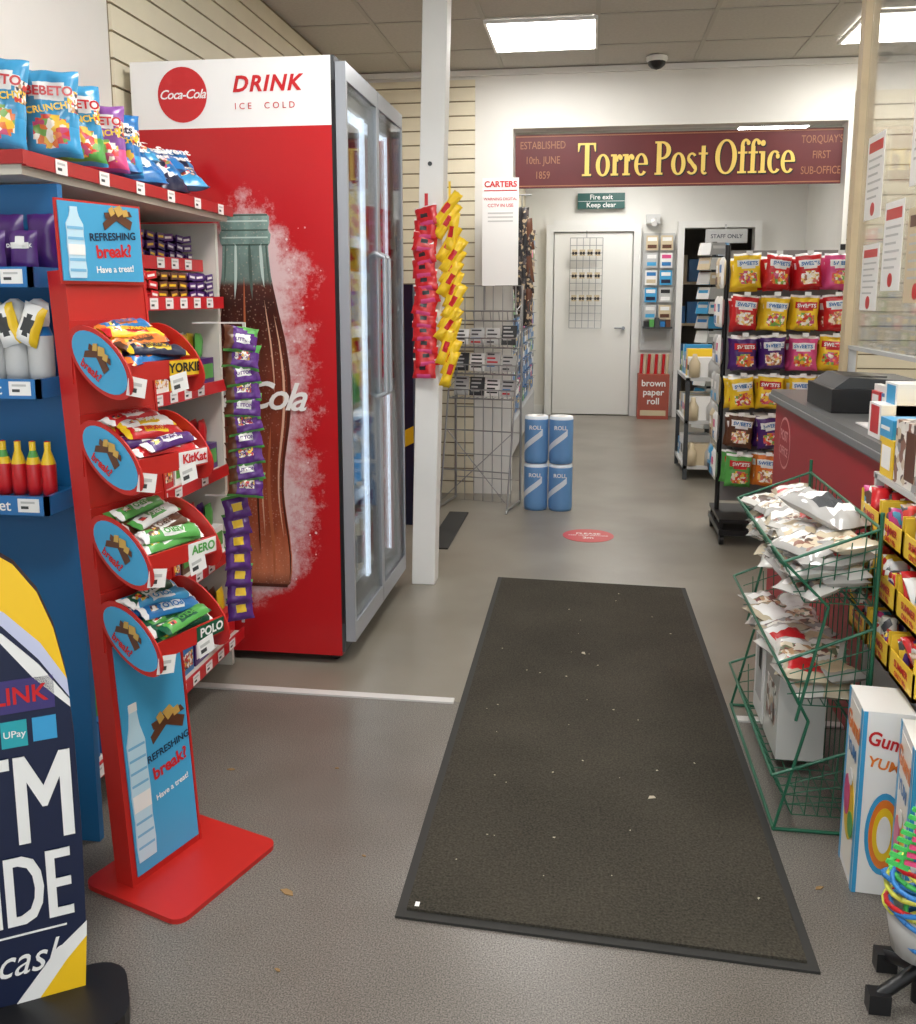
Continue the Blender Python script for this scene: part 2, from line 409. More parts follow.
for y0,y1 in [(FY0+.005,3.612),(3.618,FY1-.005)]:
    X0,X1=FX1+.014,FX1+.05
    fw=.018
    b.box((X0,y0,.09),(X1,y0+fw,2.13),SIL); b.box((X0,y1-fw,.09),(X1,y1,2.13),SIL)
    b.box((X0,y0+fw,.09),(X1,y1-fw,.16),SIL); b.box((X0,y0+fw,2.07),(X1,y1-fw,2.13),SIL)
    b.box((X1-.008,y0+fw,.16),(X1-.004,y1-fw,2.07),DG)
    hy=y1-.035 if y0<3.3 else y0+.035
    hx=X1+.03
    b.tube([(X1-.01,hy,.95),(hx,hy,.97),(hx,hy,1.5),(X1-.01,hy,1.52)],.009,SIL,8)
for yy in (3.19,3.6,3.63,4.04):
    b.box((FX1-.02,yy-.006,.2),(FX1-.008,yy+.006,2.03),LED)
b.box((FX1-.06,FY0+.06,2.015),(FX1-.02,FY1-.06,2.03),LED)
for k,z in enumerate([.2,.55,.88,1.21,1.56]):
    b.box((FX0+.06,FY0+.05,z),(FX1-.04,FY1-.05,z+.012),PW)
    b.box((FX1-.042,FY0+.05,z-.02),(FX1-.036,FY1-.05,z+.025),PW)
    n=10
    cm=[[PR,PBK],[PW,PSKY],[PO,PG],[PW,PB],[PR,PBE]][k]
    for i in range(n):
        for q in range(2):
            M=T(FX1-.08-q*.09,FY0+.1+i*.083,z+.012)
            cc=cm[(i//3)%2]
            b.lathe([(.03,0),(.033,.03),(.032,.09),(.033,.15),(.022,.2),(.013,.23),(.013,.24)],[PBE,cc,cc,PBE,PW,PR],M,10)
for x in (FX0+.08,FX1-.04):
    for y in (FY0+.06,FY1-.06): b.cyl((x,y-.012,.022),(x,y+.012,.022),.022,BLACK,12)
# header
M=FC(0,FY0,0)
b.ell(-1.412,2.037,.089,.092,.001,PR,M,40)
b.text('Coca-Cola',.043,PW,M@T(-1.412,2.037,.003),.012,.35,.9)
b.text('DRINK',.072,PR,M@T(-1.112,2.064,.002),.03,.25,1.15)
b.text('ICE  COLD',.03,PR,M@T(-1.118,1.993,.002),.0,0,1.6)
# bottle print
prof=[(0,.112),(.015,.128),(.06,.137),(.12,.138),(.19,.132),(.25,.124),(.31,.117),(.36,.114),(.42,.116),(.48,.122),(.54,.132),(.6,.142),(.66,.149),(.72,.152),(.78,.151),(.84,.145),(.9,.137),(.95,.127),(1.0,.116),(1.05,.106),(1.09,.098),(1.13,.091),(1.17,.087),(1.2,.085),(1.235,.083),(1.245,.09),(1.275,.094),(1.285,.088),(1.295,.085),(1.31,.089),(1.335,.09),(1.345,.08)]
out=[(BCX+w_,BZ+z) for z,w_ in prof]+[(BCX-w_,BZ+z) for z,w_ in reversed(prof)]
b.prism(out,.001,.003,bottlemat(),M)
def rib(a0,a1,i0,i1,m,zz):
    n=i1-i0
    L=[];Rr=[]
    for i in range(i0,i1+1):
        t=(i-i0)/n; tap=math.sin(math.pi*min(1,max(0,t)))**.6
        mid=(a0+a1)/2; hw=(a1-a0)/2*tap
        L.append((BCX+prof[i][1]*(mid+hw),BZ+prof[i][0])); Rr.append((BCX+prof[i][1]*(mid-hw),BZ+prof[i][0]))
    b.prism(L+Rr[::-1],zz,zz+.0004,m,M)
HL=mat('bottle_highlight',(216,172,144),.3); HA=mat('bottle_amber',(176,98,62),.3); HD=mat('bottle_dark',(78,34,24),.3); HG=mat('bottle_glass_hl',(190,208,200),.3); HGD=mat('bottle_glass_dark',(78,98,90),.3)
rib(.80,.86,4,18,HL,.0032); rib(.92,.99,1,20,HD,.0031); rib(.46,.56,1,11,HA,.0031); rib(.1,.16,3,10,HD,.0032); rib(.27,.31,4,9,HL,.0033); rib(-.32,-.22,1,11,HA,.0031); rib(-.66,-.58,2,16,HD,.0032); rib(-.88,-.83,3,19,HL,.0032)
rib(.58,.62,13,19,HL,.0034); rib(-.12,-.06,14,21,HA,.0033)
rib(.6,.74,20,25,HG,.0032); rib(-.48,-.36,19,25,HG,.0032); rib(.12,.26,19,25,HGD,.0032); rib(-.9,-.82,20,25,HGD,.0032); rib(.88,.96,20,25,HGD,.0032)
for z,mm in ((1.237,HGD),(1.262,HG),(1.287,HGD),(1.318,HG),(1.338,HGD)): b.box((BCX-.084,BZ+z,.003),(BCX+.084,BZ+z+.005,.0036),mm,M)
b.box((BCX-.118,BZ+.0,.003),(BCX+.118,BZ+.012,.0034),HD,M)
FR_=mat('print_frost',(220,196,196),.4)
for i in range(90):
    z=random.uniform(.3,1.6); s_=random.choice([-1,1]); x=BCX+s_*(.14+abs(random.gauss(0,.07)))
    if x>-.93: continue
    r_=random.uniform(.0015,.005); b.ell(x,z,r_,r_,.0008,FR_,M,8,0,.0003)
b.text('Coca-Cola',.14,PW,M@T(-1.265,1.0,.0045)@R(-2,'Z'),.014,.35,.86)
b.done()

# ---------------------------------------------------------------- post
b=B('support_post')
x0b,x0t=-.818,-.745
vs=[(x0b,4.13,0),(x0b+.11,4.13,0),(x0b+.11,4.24,0),(x0b,4.24,0),(x0t,4.13,CZ-.006),(x0t+.11,4.13,CZ-.006),(x0t+.11,4.24,CZ-.006),(x0t,4.24,CZ-.006)]
b.add(vs,[(0,3,2,1),(4,5,6,7),(0,1,5,4),(1,2,6,5),(2,3,7,6),(3,0,4,7)],WHITE)
b.cyl((-.72,4.125,1.93),(-.72,4.13,1.93),.01,DGREY,8)
b.done(.004)
b=B('sweets_clip_strip')
for i in range(13):
    M=FC(-.735+random.uniform(-.008,.008),4.085,1.03+i*.056)@R(random.uniform(-12,12),'Z')@R(-10,'X')@R(random.uniform(-18,18),'Y'); b.pillow(.112,.09,.03,M,(lambda u,v: PBK if (abs(v)<.25 and -.5<u<.2) else (PW if v>.84 else (PPK if v<-.6 and abs(u)<.6 else PR))),10,10,.08)
b.box((-.74,4.10,1.0),(-.725,4.102,1.80),PR)
b.done()
b=B('sweets_clip_strip')
for i in range(15):
    M=FC(-.625+random.uniform(-.022,.022),4.075+.01*(i%2),1.03+i*.05)@R(random.uniform(-38,-8),'Z')@R(random.uniform(-20,20),'Y'); b.pillow(.05,.17,.035,M,(lambda u,v: PR if abs(v)<.3 and abs(u)<.5 else (PW if abs(v)>.93 else PY)),8,14,.08)
b.box((-.633,4.10,.95),(-.623,4.102,1.85),PY)
b.done()

# ---------------------------------------------------------------- magazine rack
def wiregrid(b,M,w,h,nx,ny,r,m):
    for i in range(nx+1): b.cyl((w*i/nx,0,0),(w*i/nx,h,0),r,m,5,M=M,caps=False)
    for j in range(ny+1): b.cyl((0,h*j/ny,0),(w,h*j/ny,0),r,m,5,M=M,caps=False)
b=B('newspaper_rack')
FM=frame((-.88,6.0,0),(.98,-.2,0),(0,0,1))
W=.45
for x in (0,W):
    b.tube([(x,0,.32),(x,.02,.3),(x,.02,0),(x,1.42,0)],.008,CHROME,6,FM)
    b.tube([(x,.03,.3),(x,1.35,0)],.006,CHROME,6,FM)
wiregrid(b,FM,W,1.42,7,9,.003,CHROME)
b.tube([(0,.25,.24),(W,.25,.24)],.004,CHROME,6,FM); b.tube([(0,.5,.17),(W,.5,.17)],.004,CHROME,6,FM)
b.tube([(0,.05,.29),(W,.5,.17)],.003,CHROME,6,FM); b.tube([(W,.05,.29),(0,.5,.17)],.003,CHROME,6,FM)
for r_,z in enumerate((.70,.86,1.03,1.2)):
    M=FM@T(0,z,.02)
    b.tube([(0,0,0),(0,0,.1),(W,0,.1),(W,0,0)],.005,CHROME,6,M); b.tube([(0,.06,.12),(W,.06,.12)],.004,CHROME,6,M)
    for i in range(9): b.tube([(W*i/8,0,0),(W*i/8,0,.1),(W*i/8,.06,.12)],.003,CHROME,5,M)
    b.tube([(0,.06,.12),(0,.1,0)],.004,CHROME,6,M); b.tube([(W,.06,.12),(W,.1,0)],.004,CHROME,6,M)
    if r_==3: continue
    for k in range(4):
        hh=random.uniform(.1,.13)
        b.box((.015+k*.107,.005,.05),(.112+k*.107,hh,.06),[LGREY,DGREY,PW,LGREY][(k+r_)%4],M@R(-12,'X'))
        for t_ in range(4): b.box((.025+k*.107,hh-.02-t_*.025,.06),(.025+k*.107+random.uniform(.04,.075),hh-.01-t_*.025,.061),[DGREY,LGREY,PBK,random.choice([PR,DGREY,PB])][(k+r_)%4],M@R(-12,'X'))
b.done()
b=B('paper_roll_pack'); PRB=mat('roll_blue',(100,148,200),.4); PRW=mat('roll_wrap_white',(215,225,235),.4)
for z in (0,.305):
    for x in (-.33,-.173):
        b.lathe([(.0,0),(.072,0),(.076,.02),(.076,.05),(.076,.17),(.076,.28),(.072,.3),(.02,.3),(.02,.28)],[PRB,PRB,PRB,PRB,PRB,PRW,PW,PW],T(x,5.80,z),20)
        for k in range(10):
            a=-math.pi*.95+k*.2; a2=a+.2
            b.add([(x+.0765*math.cos(a),5.80+.0765*math.sin(a),z+.06+.012*k),(x+.0765*math.cos(a2),5.80+.0765*math.sin(a2),z+.06+.012*(k+1)),(x+.0765*math.cos(a2),5.80+.0765*math.sin(a2),z+.1+.012*(k+1)),(x+.0765*math.cos(a),5.80+.0765*math.sin(a),z+.1+.012*k)],[(0,1,2,3)],PRW)
        b.text('ROLL',.035,PW,FC(x,5.80,z+.23)@T(0,0,.077),.02)
b.done()
b=B('wall_poster'); M=FC(-.585,5.95,1.76); b.box((-.115,-.34,0),(.115,.33,.006),PW,M)
b.text('CARTERS',.05,PR,M@T(0,.29,.008),.03); b.box((-.105,.25,.006),(.105,.256,.008),PR,M)
b.text('WARNING DIGITAL',.024,PR,M@T(0,.2,.008),.01); b.text('CCTV IN USE',.028,PR,M@T(0,.16,.008),.01)
for i in range(3): b.box((-.08,.11-i*.025,.006),(.08,.118-i*.025,.007),LGREY,M)
b.cyl((-.1,.33,-.02),(-.1,-.5,-.02),.005,CHROME,6,M=M); b.cyl((.1,.33,-.02),(.1,-.5,-.02),.005,CHROME,6,M=M)
b.done()
b=B('hanging_bag_display')
cols=[PBK,DGREY,PBR,PBE,PBK,PN]
for i in range(18):
    M=frame((-.47+.03*(i%3),6.08,1.82-.07*(i//2)),(1,0,0),(0,0,1))@R(random.uniform(-14,14),'Z')
    b.pillow(.055,.2,.03,M,pmat('patt%d'%(i%3),[(40,38,40),(180,160,130),(90,80,78),(60,56,56)],60) if i%2 else cols[i%6],4,6)
b.tube([(-.55,6.1,2.0),(-.40,6.1,2.0)],.004,CHROME); b.tube([(-.46,6.1,2.0),(-.46,6.1,1.2)],.004,CHROME)
b.done()
b=B('cash_machine'); b.box((-1.6,5.25,0),(-1.02,5.8,1.42),NAVY); b.box((-1.02,5.26,.9),(-1.015,5.79,1.3),PBK); b.box((-1.55,5.245,.95),(-1.07,5.25,1.3),DGREY)
b.box((-1.4,5.24,1.0),(-1.1,5.246,1.2),PSKY); b.prism([(-1.6,.3),(-1.02,.6),(-1.02,.5),(-1.6,.2)],0,.003,PY,FC(0,5.25,0)); b.done(.01)

# ---------------------------------------------------------------- post office sign (serif lettering built stroke by stroke)
MAR=mat('maroon_board',(92,26,28),.5,noise=(5,.12)); GOLD=mat('gold_leaf',(232,200,104),.4,.1); GOLDD=mat('gold_dull',(160,108,76),.5)
def serif_word(b,word,H,M,mats):
    """draws serif lettering with cap height H"""
    xh=.64; st=.17; th=.06
    def rect(x0,y0,x1,y1): polys.append([(x0,y0),(x1,y0),(x1,y1),(x0,y1)])
    def arc(cx,cy,rx,ry,tx,ty,a0,a1,n=22):
        for i in range(n):
            A=math.radians(a0+(a1-a0)*i/n); A2=math.radians(a0+(a1-a0)*(i+1)/n)
            p=[(cx+rx*math.cos(A),cy+ry*math.sin(A)),(cx+rx*math.cos(A2),cy+ry*math.sin(A2)),(cx+(rx-tx)*math.cos(A2),cy+(ry-ty)*math.sin(A2)),(cx+(rx-tx)*math.cos(A),cy+(ry-ty)*math.sin(A))]
            if a1<a0: p=p[::-1]
            polys.append(p)
    def ball(cx,cy,r): polys.append([(cx+r*math.cos(k*math.pi/6),cy+r*math.sin(k*math.pi/6)) for k in range(12)])
    X=0; allp=[]
    for ch in word:
        polys=[]; adv=.5
        if ch==' ': X+=.24; continue
        if ch=='T':
            rect(.27,0,.27+st,1); rect(.17,0,.52,th); rect(0,.94,.69,1); polys.append([(0,.74),(.04,.74),(.09,.94),(0,.94)]); polys.append([(.65,.74),(.69,.74),(.69,.94),(.60,.94)]); adv=.66
        elif ch=='P':
            rect(.07,0,.07+st,1); rect(0,0,.3,th); rect(0,1-th,.3,1); arc(.26,.73,.34,.27,st,th,-90,90); rect(.2,.46,.27,.46+th); adv=.58
        elif ch=='O': arc(.4,.5,.4,.52,st,th,0,360,40); adv=.8
        elif ch=='o': arc(.27,xh/2,.27,xh/2+.02,st*.9,th,0,360,32); adv=.54
        elif ch=='c': arc(.26,xh/2,.26,xh/2+.02,st*.9,th,50,318,28); ball(.37,xh*.76,.075); adv=.45
        elif ch=='e': arc(.26,xh/2,.26,xh/2+.02,st*.85,th,0,318,30); rect(.12,xh/2-.01,.5,xh/2+.04); adv=.5
        elif ch=='r': rect(.07,0,.07+st*.9,xh); rect(0,0,.29,th); rect(0,xh-th,.1,xh); arc(.33,xh*.66,.14,xh*.34,.09,.07,60,180,10); ball(.37,xh*.84,.075); adv=.41
        elif ch=='i': rect(.07,0,.07+st*.9,xh); rect(0,0,.28,th); rect(0,xh-th,.1,xh); ball(.135,.88,.09); adv=.28
        elif ch=='t': rect(.1,.1,.1+st*.9,.84); rect(0,xh-th,.34,xh); arc(.23,.12,.13,.14,.1,.06,180,320,12); adv=.34
        elif ch=='f': rect(.09,0,.09+st*.9,.8); rect(0,0,.32,th); rect(0,xh-th,.34,xh); arc(.27,.8,.18,.22,.13,.07,50,180,12); ball(.37,.9,.07); adv=.35
        elif ch=='s': arc(.2,xh*.74,.18,xh*.27,.1,.06,30,250,16); arc(.2,xh*.25,.2,xh*.27,.1,.06,70,-150,16); polys.append([(.06,xh*.62),(.14,xh*.75),(.36,xh*.38),(.28,xh*.22)]); adv=.41
        allp+= [[(X+px_,py_) for px_,py_ in p] for p in polys]; X+=adv+.035
    for (dx,dy,z,m) in mats:
        k=0
        for p in allp:
            b.prism([((q[0]-X/2)*H+dx,(q[1]-.45)*H+dy) for q in p],z,z+.002+.00001*(k%40),m,M); k+=1
b=B('shop_sign_board'); M=FC(.5,6.27,2.235)
b.box((-1.02,-.175,-.02),(1.04,.165,0),MAR,M)
for z in (-.165,.15): b.box((-1.02,z,0),(1.04,z+.006,.002),GOLDD,M)
serif_word(b,'Torre Post Office',.208,M@T(.074,-.01,0)@Matrix.Diagonal((.81,1,1,1)),[(.01,-.008,.001,PBK),(0,0,.005,GOLD)])
for i,s in enumerate(['ESTABLISHED','10th. JUNE','1859']): b.text(s,.068,GOLDD,M@T(-.84,.095-i*.095,.003),.0,sx=.74)
for i,s in enumerate(["TORQUAY'S",'FIRST','SUB-OFFICE']): b.text(s,.068,GOLDD,M@T(.915,.095-i*.095,.003),.0,sx=.68)
b.done()

# ---------------------------------------------------------------- back of shop
b=B('door_1'); DW=mat('door_white',(232,230,224),.45)
b.box((-.43,10.63,.01),(.44,10.67,2.06),DW); b.cyl((.36,10.63,1.0),(.36,10.58,1.0),.02,GREY); b.cyl((.36,10.59,1.0),(.26,10.59,1.0),.009,GREY)
b.done(.004)
b=B('trim_door_frame'); b.box((-.52,10.6,0),(-.44,10.699,2.15),WHITE); b.box((.45,10.6,0),(.53,10.699,2.15),WHITE); b.box((-.44,10.6,2.07),(.45,10.699,2.15),WHITE); b.box((-.44,10.66,2.15),(.45,10.699,2.2),WHITE); b.done()
b=B('trim_stockroom_frame'); b.box((.93,10.6,0),(1.0,10.699,2.17),WHITE); b.box((1.75,10.6,0),(1.82,10.699,2.17),WHITE); b.box((1.0,10.6,2.1),(1.75,10.699,2.17),WHITE); b.done()
b=B('fire_exit_sign'); M=FC(.08,10.66,2.40); b.box((-.26,-.08,0),(.26,.09,.03),mat('sign_green',(20,80,74),.4),M); b.text('Fire exit',.075,PW,M@T(0,.045,.031),.01); b.text('Keep clear',.075,PW,M@T(0,-.04,.031),.01); b.box((-.26,0,.03),(.26,.004,.032),PW,M); b.done()
b=B('glasses_wire_rack'); M=FC(-.25,10.57,1.0); wiregrid(b,M,.36,1.0,5,12,.004,CHROME)
b.tube([(.18,1.0,0),(.18,1.08,0)],.005,CHROME,6,M)
for j in range(3):
    for i in range(4):
        b.box((.02+i*.085,.3+j*.25,.02),(.08+i*.085,.37+j*.25,.04),PBE,M); b.ell(.035+i*.085,.33+j*.25,.015,.018,.04,PBK,M,10); b.ell(.065+i*.085,.33+j*.25,.015,.018,.04,PBK,M,10)
b.done()
b=B('wall_security_camera'); b.box((.58,10.6,2.15),(.73,10.7,2.25),LGREY); b.cyl((.66,10.6,2.18),(.66,10.5,2.14),.03,PW); b.done()
pal=[(PR,PW,PY),(PSKY,PW,PR),(PY,PR,PBK),(PW,PBK,PR),(PG,PW,PY),(PBE,PBR,PW),(PB,PY,PW),(PPK,PW,PB),(LGREY,PB,PW)]
pale=[(PW,PB,PBE),(PBE,PW,PBR),(LGREY,PW,PSKY),(PW,PPK,PB),(PSKY,PW,PN),(LGREY,PBK,PW)]
b=B('hanging_goods_rack')
b.box((.56,10.66,.75),(.9,10.68,2.05),LGREY)
for j in range(5):
    for i in range(2):
        a,c_,d_=random.choice(pale); M=FC(.65+i*.16,10.6,1.18+j*.19); b.box((-.065,-.08,0),(.065,.08,.02),a,M); b.box((-.05,.02,.02),(.05,.06,.022),c_,M); b.box((-.05,-.06,.02),(.05,-.02,.022),d_,M)
        b.cyl((0,.08,.02),(0,.08,-.055),.003,CHROME,5,M=M)
b.box((.57,10.45,1.0),(.89,10.66,1.02),DGREY)
for i in range(5): b.box((.58+i*.06,10.47,1.02),(.63+i*.06,10.6,1.08+.02*(i%3)),[PBK,PG,DGREY,PB,PBR][i])
b.done()
b=B('wrapping_paper_box'); M=FC(.7,10.35,0); BP=mat('box_red_brown',(160,76,60),.5); b.box((-.17,0,-.2),(.17,.5,.0),BP,M); b.text('brown',.1,PW,M@T(0,.4,.002),.02); b.text('paper',.1,PW,M@T(0,.3,.002),.02); b.text('roll',.1,PW,M@T(0,.2,.002),.02); b.box((-.14,.04,.0),(.14,.1,.002),PBE,M)
for i in range(8): b.cyl((-.14+i*.04,.45,-.1),(-.14+i*.04+.01,.72,-.1+.02*(i%3)),.018,PBE if i%2 else PR,8,M=M)
b.done()
b=B('stockroom_shelving')
for z in (.5,1.0,1.5): b.box((.95,11.6,z),(2.0,12.1,z+.03),WOOD)
for x in (.95,1.97): b.box((x,11.6,0),(x+.03,12.1,2.0),WOOD)
for z in (.53,1.03,1.53):
    x=1.0
    while x<1.9:
        w_=random.uniform(.08,.2); b.box((x,11.65,z),(x+w_,11.95,z+random.uniform(.15,.35)),random.choice([PW,PBE,PB,DGREY,PBR])); x+=w_+.02
b.done()
b=B('stationery_display')
for j in range(12):
    for i in range(16):
        a,c_,d_=random.choice(pal[3:]); 
        if j<6 and random.random()<.5: a=PB
        M=FR(-.70,6.55+i*.22,.45+j*.135); b.box((-.08,-.055,0),(.08,.06,.09),a,M); b.box((-.06,0,.09),(.06,.04,.092),c_,M)
        b.cyl((0,.062,-.04),(0,.062,.12),.003,CHROME,5,M=M)
b.box((-.755,6.5,.1),(-.6,10.0,.35),LGREY)
b.done()
b=B('gift_card_spinner')
SXC=1.0
b.cyl((SXC,8.0,0),(SXC,8.0,1.8),.02,DGREY,10); b.cyl((SXC,8.0,0),(SXC,8.0,.03),.2,DGREY,20)
for j in range(13):
    for k in range(6):
        a=k*math.pi/3+.2; M=T(SXC,8.0,.25+j*.12)@R(math.degrees(a),'Z')@frame((0,-.12,0),(1,0,0),(0,0,1)); cc=[LGREY,PSKY,PW,LGREY,PBE,PW][(j+k)%6]
        b.box((-.065,0,0),(.065,.1,.006),cc,M@R(-12,'X')); b.box((-.05,.05,.006),(.05,.075,.007),random.choice([PW,PSKY,LGREY,PB]),M@R(-12,'X'))
b.done()
b=B('low_goods_shelf')
for z in (.08,.42,.74): b.box((.70,6.9,z),(1.28,7.6,z+.025),LGREY)
for x in (.70,1.25):
    for y in (6.9,7.57): b.box((x,y,0),(x+.03,y+.03,.76),DGREY)
for z in (.105,.445,.765):
    for i in range(5):
        a,c_,d_=random.choice(pale+pal); y=6.93+i*.13; h=random.uniform(.12,.22); b.box((.72,y,z),(.93,y+.11,z+h),a); b.box((.718,y+.02,z+.05),(.72,y+.09,z+h*.6),c_)
        b.cyl((1.06,y+.05,z),(1.06,y+.05,z+h),.045,random.choice([PR,LGREY,PBE,PG]),12)
    for i in range(4):
        b.lathe([(.0,0),(.04,0),(.042,.1),(.02,.14),(.015,.17),(.0,.17)],[random.choice([PW,PBE,PBE,LGREY])],T(.76+i*.14,6.93,z),10)
b.done()
b=B('small_notice_sign'); b.box((1.22,10.54,1.93),(1.66,10.58,2.08),LGREY); b.text('STAFF ONLY',.06,PN,FC(1.44,10.539,2.0),.01); b.box((1.42,10.545,2.08),(1.44,10.56,2.13),LGREY); b.done()

# ---------------------------------------------------------------- peg display of sweets
b=B('sweet_bag_display'); PX0,PXW,PY_=.735,.60,5.25
M0=FC(PX0,PY_,0)
BKP=mat('peg_back',(130,128,126),.6)
b.box((0,.2,-.05),(PXW,1.6,-.04),BKP,M0)
for x in (0,PXW): b.cyl((x,.05,-.045),(x,1.63,-.045),.014,BLACK,8,M=M0)
b.box((-.02,.06,-.25),(PXW+.02,.09,.22),BLACK,M0); b.box((-.02,.13,-.2),(PXW+.02,.15,.22),BLACK,M0)
for x in (0,PXW):
    for z in (-.22,.18): b.cyl((x-.012,.03,z),(x+.012,.03,z),.03,BLACK,10,M=M0); b.cyl((x,.06,z),(x,.14,z),.01,BLACK,6,M=M0)
rows=[[PG,PO,PG,PG],[PBR,PP,PBE,PP],[PY,PY,PY,PY],[PP,PP,PPK,PY],[PR,PY,PY,PR],[PY,PR,PR,PPK]]
def haribo(base,tint,lab):
    def fn(u,v):
        if v>.86: return PW
        if v<-.92: return base
        if (u/.85)**4+((v-.42)/.24)**4<1: return lab
        if (u/.74)**2+((v+.38)/.4)**2<1: return tint
        return base
    return fn
for j in range(6):
    for i in range(4):
        base=rows[j][i]; x=.072+i*.152; z=.42+j*.212
        lab=PW if (i+j)%3 else (PR if base is not PR else PW); tint=[CANDY,CANDY2,CANDY][(i+j)%3]
        for q in range(3):
            M=M0@T(x+random.uniform(-.008,.008),z+random.uniform(-.006,.006)-.004*q,.17-q*.07)@R(random.uniform(-7,7),'Z')@R(random.uniform(-16,16),'Y')@R(random.uniform(-6,4),'X')
            b.pillow(.14+random.uniform(-.006,.004),.18,.065,M,haribo(base,tint,lab),13,16,.07)
            if q==0: b.text('SWEETS',.026,PB if lab is PW else PW,M@T(0,.037,.037),.03)
        b.cyl((x,z+.087,-.04),(x,z+.087,.22),.003,CHROME,5,M=M0)
        b.box((x-.016,z+.087,.22),(x+.016,z+.107,.222),PW,M0)
for j in range(6):
    for i in range(2):
        a,c_,d_=random.choice(pale); M=FL(PX0-.03,PY_+.02+i*.14-.02,.42+j*.212); b.pillow(.12,.17,.03,M,bagfn(a,c_,d_),6,8)
b.done()

# ---------------------------------------------------------------- counter
b=B('post_office_counter')
CR=mat('counter_red',(166,36,46),.45); CT=mat('counter_top',(104,104,104),.35)
CX=.79
b.box((CX+.03,2.62,.0),(1.5,4.2,.90),CR); b.box((CX+.06,2.66,0),(1.46,4.22,.08),BLACK)
b.prism([(CX,.9),(CX+.012,.945),(1.52,.945),(1.52,.9)],-4.22,-2.58,CT,frame((0,0,0),(1,0,0),(0,0,1)))
b.box((CX+.005,2.585,.905),(CX-.002,4.21,.925),GREY)
LR=mat('logo_ring',(222,150,150),.5)
M=FL(CX+.03,3.98,.74); b.ell(0,0,.11,.11,.001,LR,M,32); b.ell(0,0,.1,.1,.002,CR,M,32); b.text('POST',.06,LR,M@T(0,.03,.004),.02); b.text('OFFICE',.05,LR,M@T(0,-.035,.004),.02)
b.done(.004)
b=B('receipt_printer'); b.box((.84,3.35,.946),(1.16,3.72,1.03),BLACK); b.prism([(0,0),(.3,0),(.3,.03),(.05,.04)],-.16,.16,DGREY,frame((.85,3.53,1.03),(1,0,0),(0,0,1))); b.box((.9,3.45,1.065),(1.05,3.6,1.07),PBK); b.done(.008)
b=B('card_terminal'); M=T(1.10,3.12,.947)@R(20,'Z'); b.box((-.045,-.09,0),(.045,.09,.04),BLACK,M); b.box((-.035,.02,.04),(.035,.08,.042),PSKY,M)
for i in range(3):
    for j in range(4): b.box((-.03+i*.022,-.08+j*.022,.04),(-.014+i*.022,-.064+j*.022,.045),LGREY,M)
b.done(.004)
b=B('leaflet_holder'); M=FL(.9,2.98,.947); 
b.box((-.1,0,-.02),(.1,.13,0),PW,M)
for i in range(2): b.box((-.09+i*.1,.02,.0),(-.01+i*.1,.11,.01),[PR,PB][i],M); b.box((-.08+i*.1,.07,.01),(-.02+i*.1,.1,.011),PW,M)
b.box((-.1,0,0),(.1,.005,.05),PW,M)
b.done()
b=B('screen_post'); b.box((.985,3.80,.946),(1.04,3.86,CZ-.006),WOOD); b.done(.003)
PERS=glassmat('perspex',(.97,.97,.96),.12,.08)
b=B('perspex_screen'); b.box((1.01,2.62,1.16),(1.016,3.795,2.75),PERS)
b.box((1.0,2.62,1.148),(1.026,3.795,1.162),LGREY)
for y in (2.9,3.77): b.box((1.0,y,.947),(1.026,y+.015,1.15),LGREY)
scr=b.done()
b=B('screen_notice')
for (y,z,w_,h_,c1) in [(3.62,1.78,.2,.3,PW),(3.36,1.52,.2,.3,PW),(3.60,1.42,.2,.24,PW),(3.12,1.86,.22,.32,PW),(3.10,1.48,.22,.3,PBE),(2.9,1.75,.18,.24,PW)]:
    M=FL(1.006,y,z); b.box((-w_/2,-h_/2,-.002),(w_/2,h_/2,.0),c1,M); b.box((-w_*.4,h_*.3,0),(w_*.4,h_*.42,.001),PR if c1 is PW else PBR,M)
    for k in range(6): b.box((-w_*.38,h_*(.2-k*.09),0),(w_*(.38-.1*(k%3)),h_*(.225-k*.09),.001),LGREY,M)
    b.ell(0,-h_*.38,w_*.12,w_*.12,0,PR,M,16)
b.done()

# ---------------------------------------------------------------- green wire baskets
b=B('wire_basket_stand')
def basket(x0,x1,y0,y1,zb,zf,zk):
    n=14
    for i in range(n+1):
        y=y0+(y1-y0)*i/n
        b.tube([(x0-.03,y,zf),(x0+.03,y,zb),(x1,y,zb),(x1+.0,y,zk)],.0016,GREENW,5)
    for k in range(6):
        x=x0+.03+(x1-x0-.03)*k/5; zt=zf+(zk-zf)*k/5
        b.tube([(x,y0-.03,zt),(x,y0,zb),(x,y1,zb),(x,y1+.03,zt)],.0016,GREENW,5)
    for k in range(1,4):
        t_=k/4; 
        b.tube([(x0-.03*t_+.03*(1-t_),y0-.03*t_,zb+(zf-zb)*t_),(x0-.03*t_+.03*(1-t_),y1+.03*t_,zb+(zf-zb)*t_)],.0016,GREENW,5)
        b.tube([(x0,y0-.03*t_,zb+(zf-zb)*t_),(x1,y0-.03*t_,zb+(zk-zb)*t_)],.0016,GREENW,5)
        b.tube([(x0,y1+.03*t_,zb+(zf-zb)*t_),(x1,y1+.03*t_,zb+(zk-zb)*t_)],.0016,GREENW,5)
    b.tube([(x0-.03,y0-.03,zf),(x0-.03,y1+.03,zf),(x1,y1+.03,zk),(x1,y0-.03,zk)],.004,GREENW,6,closed=True)
BX0,BX1,BY0,BY1=.51,.70,2.29,2.96
basket(BX0,BX1,BY0,BY1,.03,.15,.24)
basket(BX0,BX1,BY0,BY1,.33,.45,.55)
basket(BX0,BX1,BY0,BY1,.60,.71,.80)
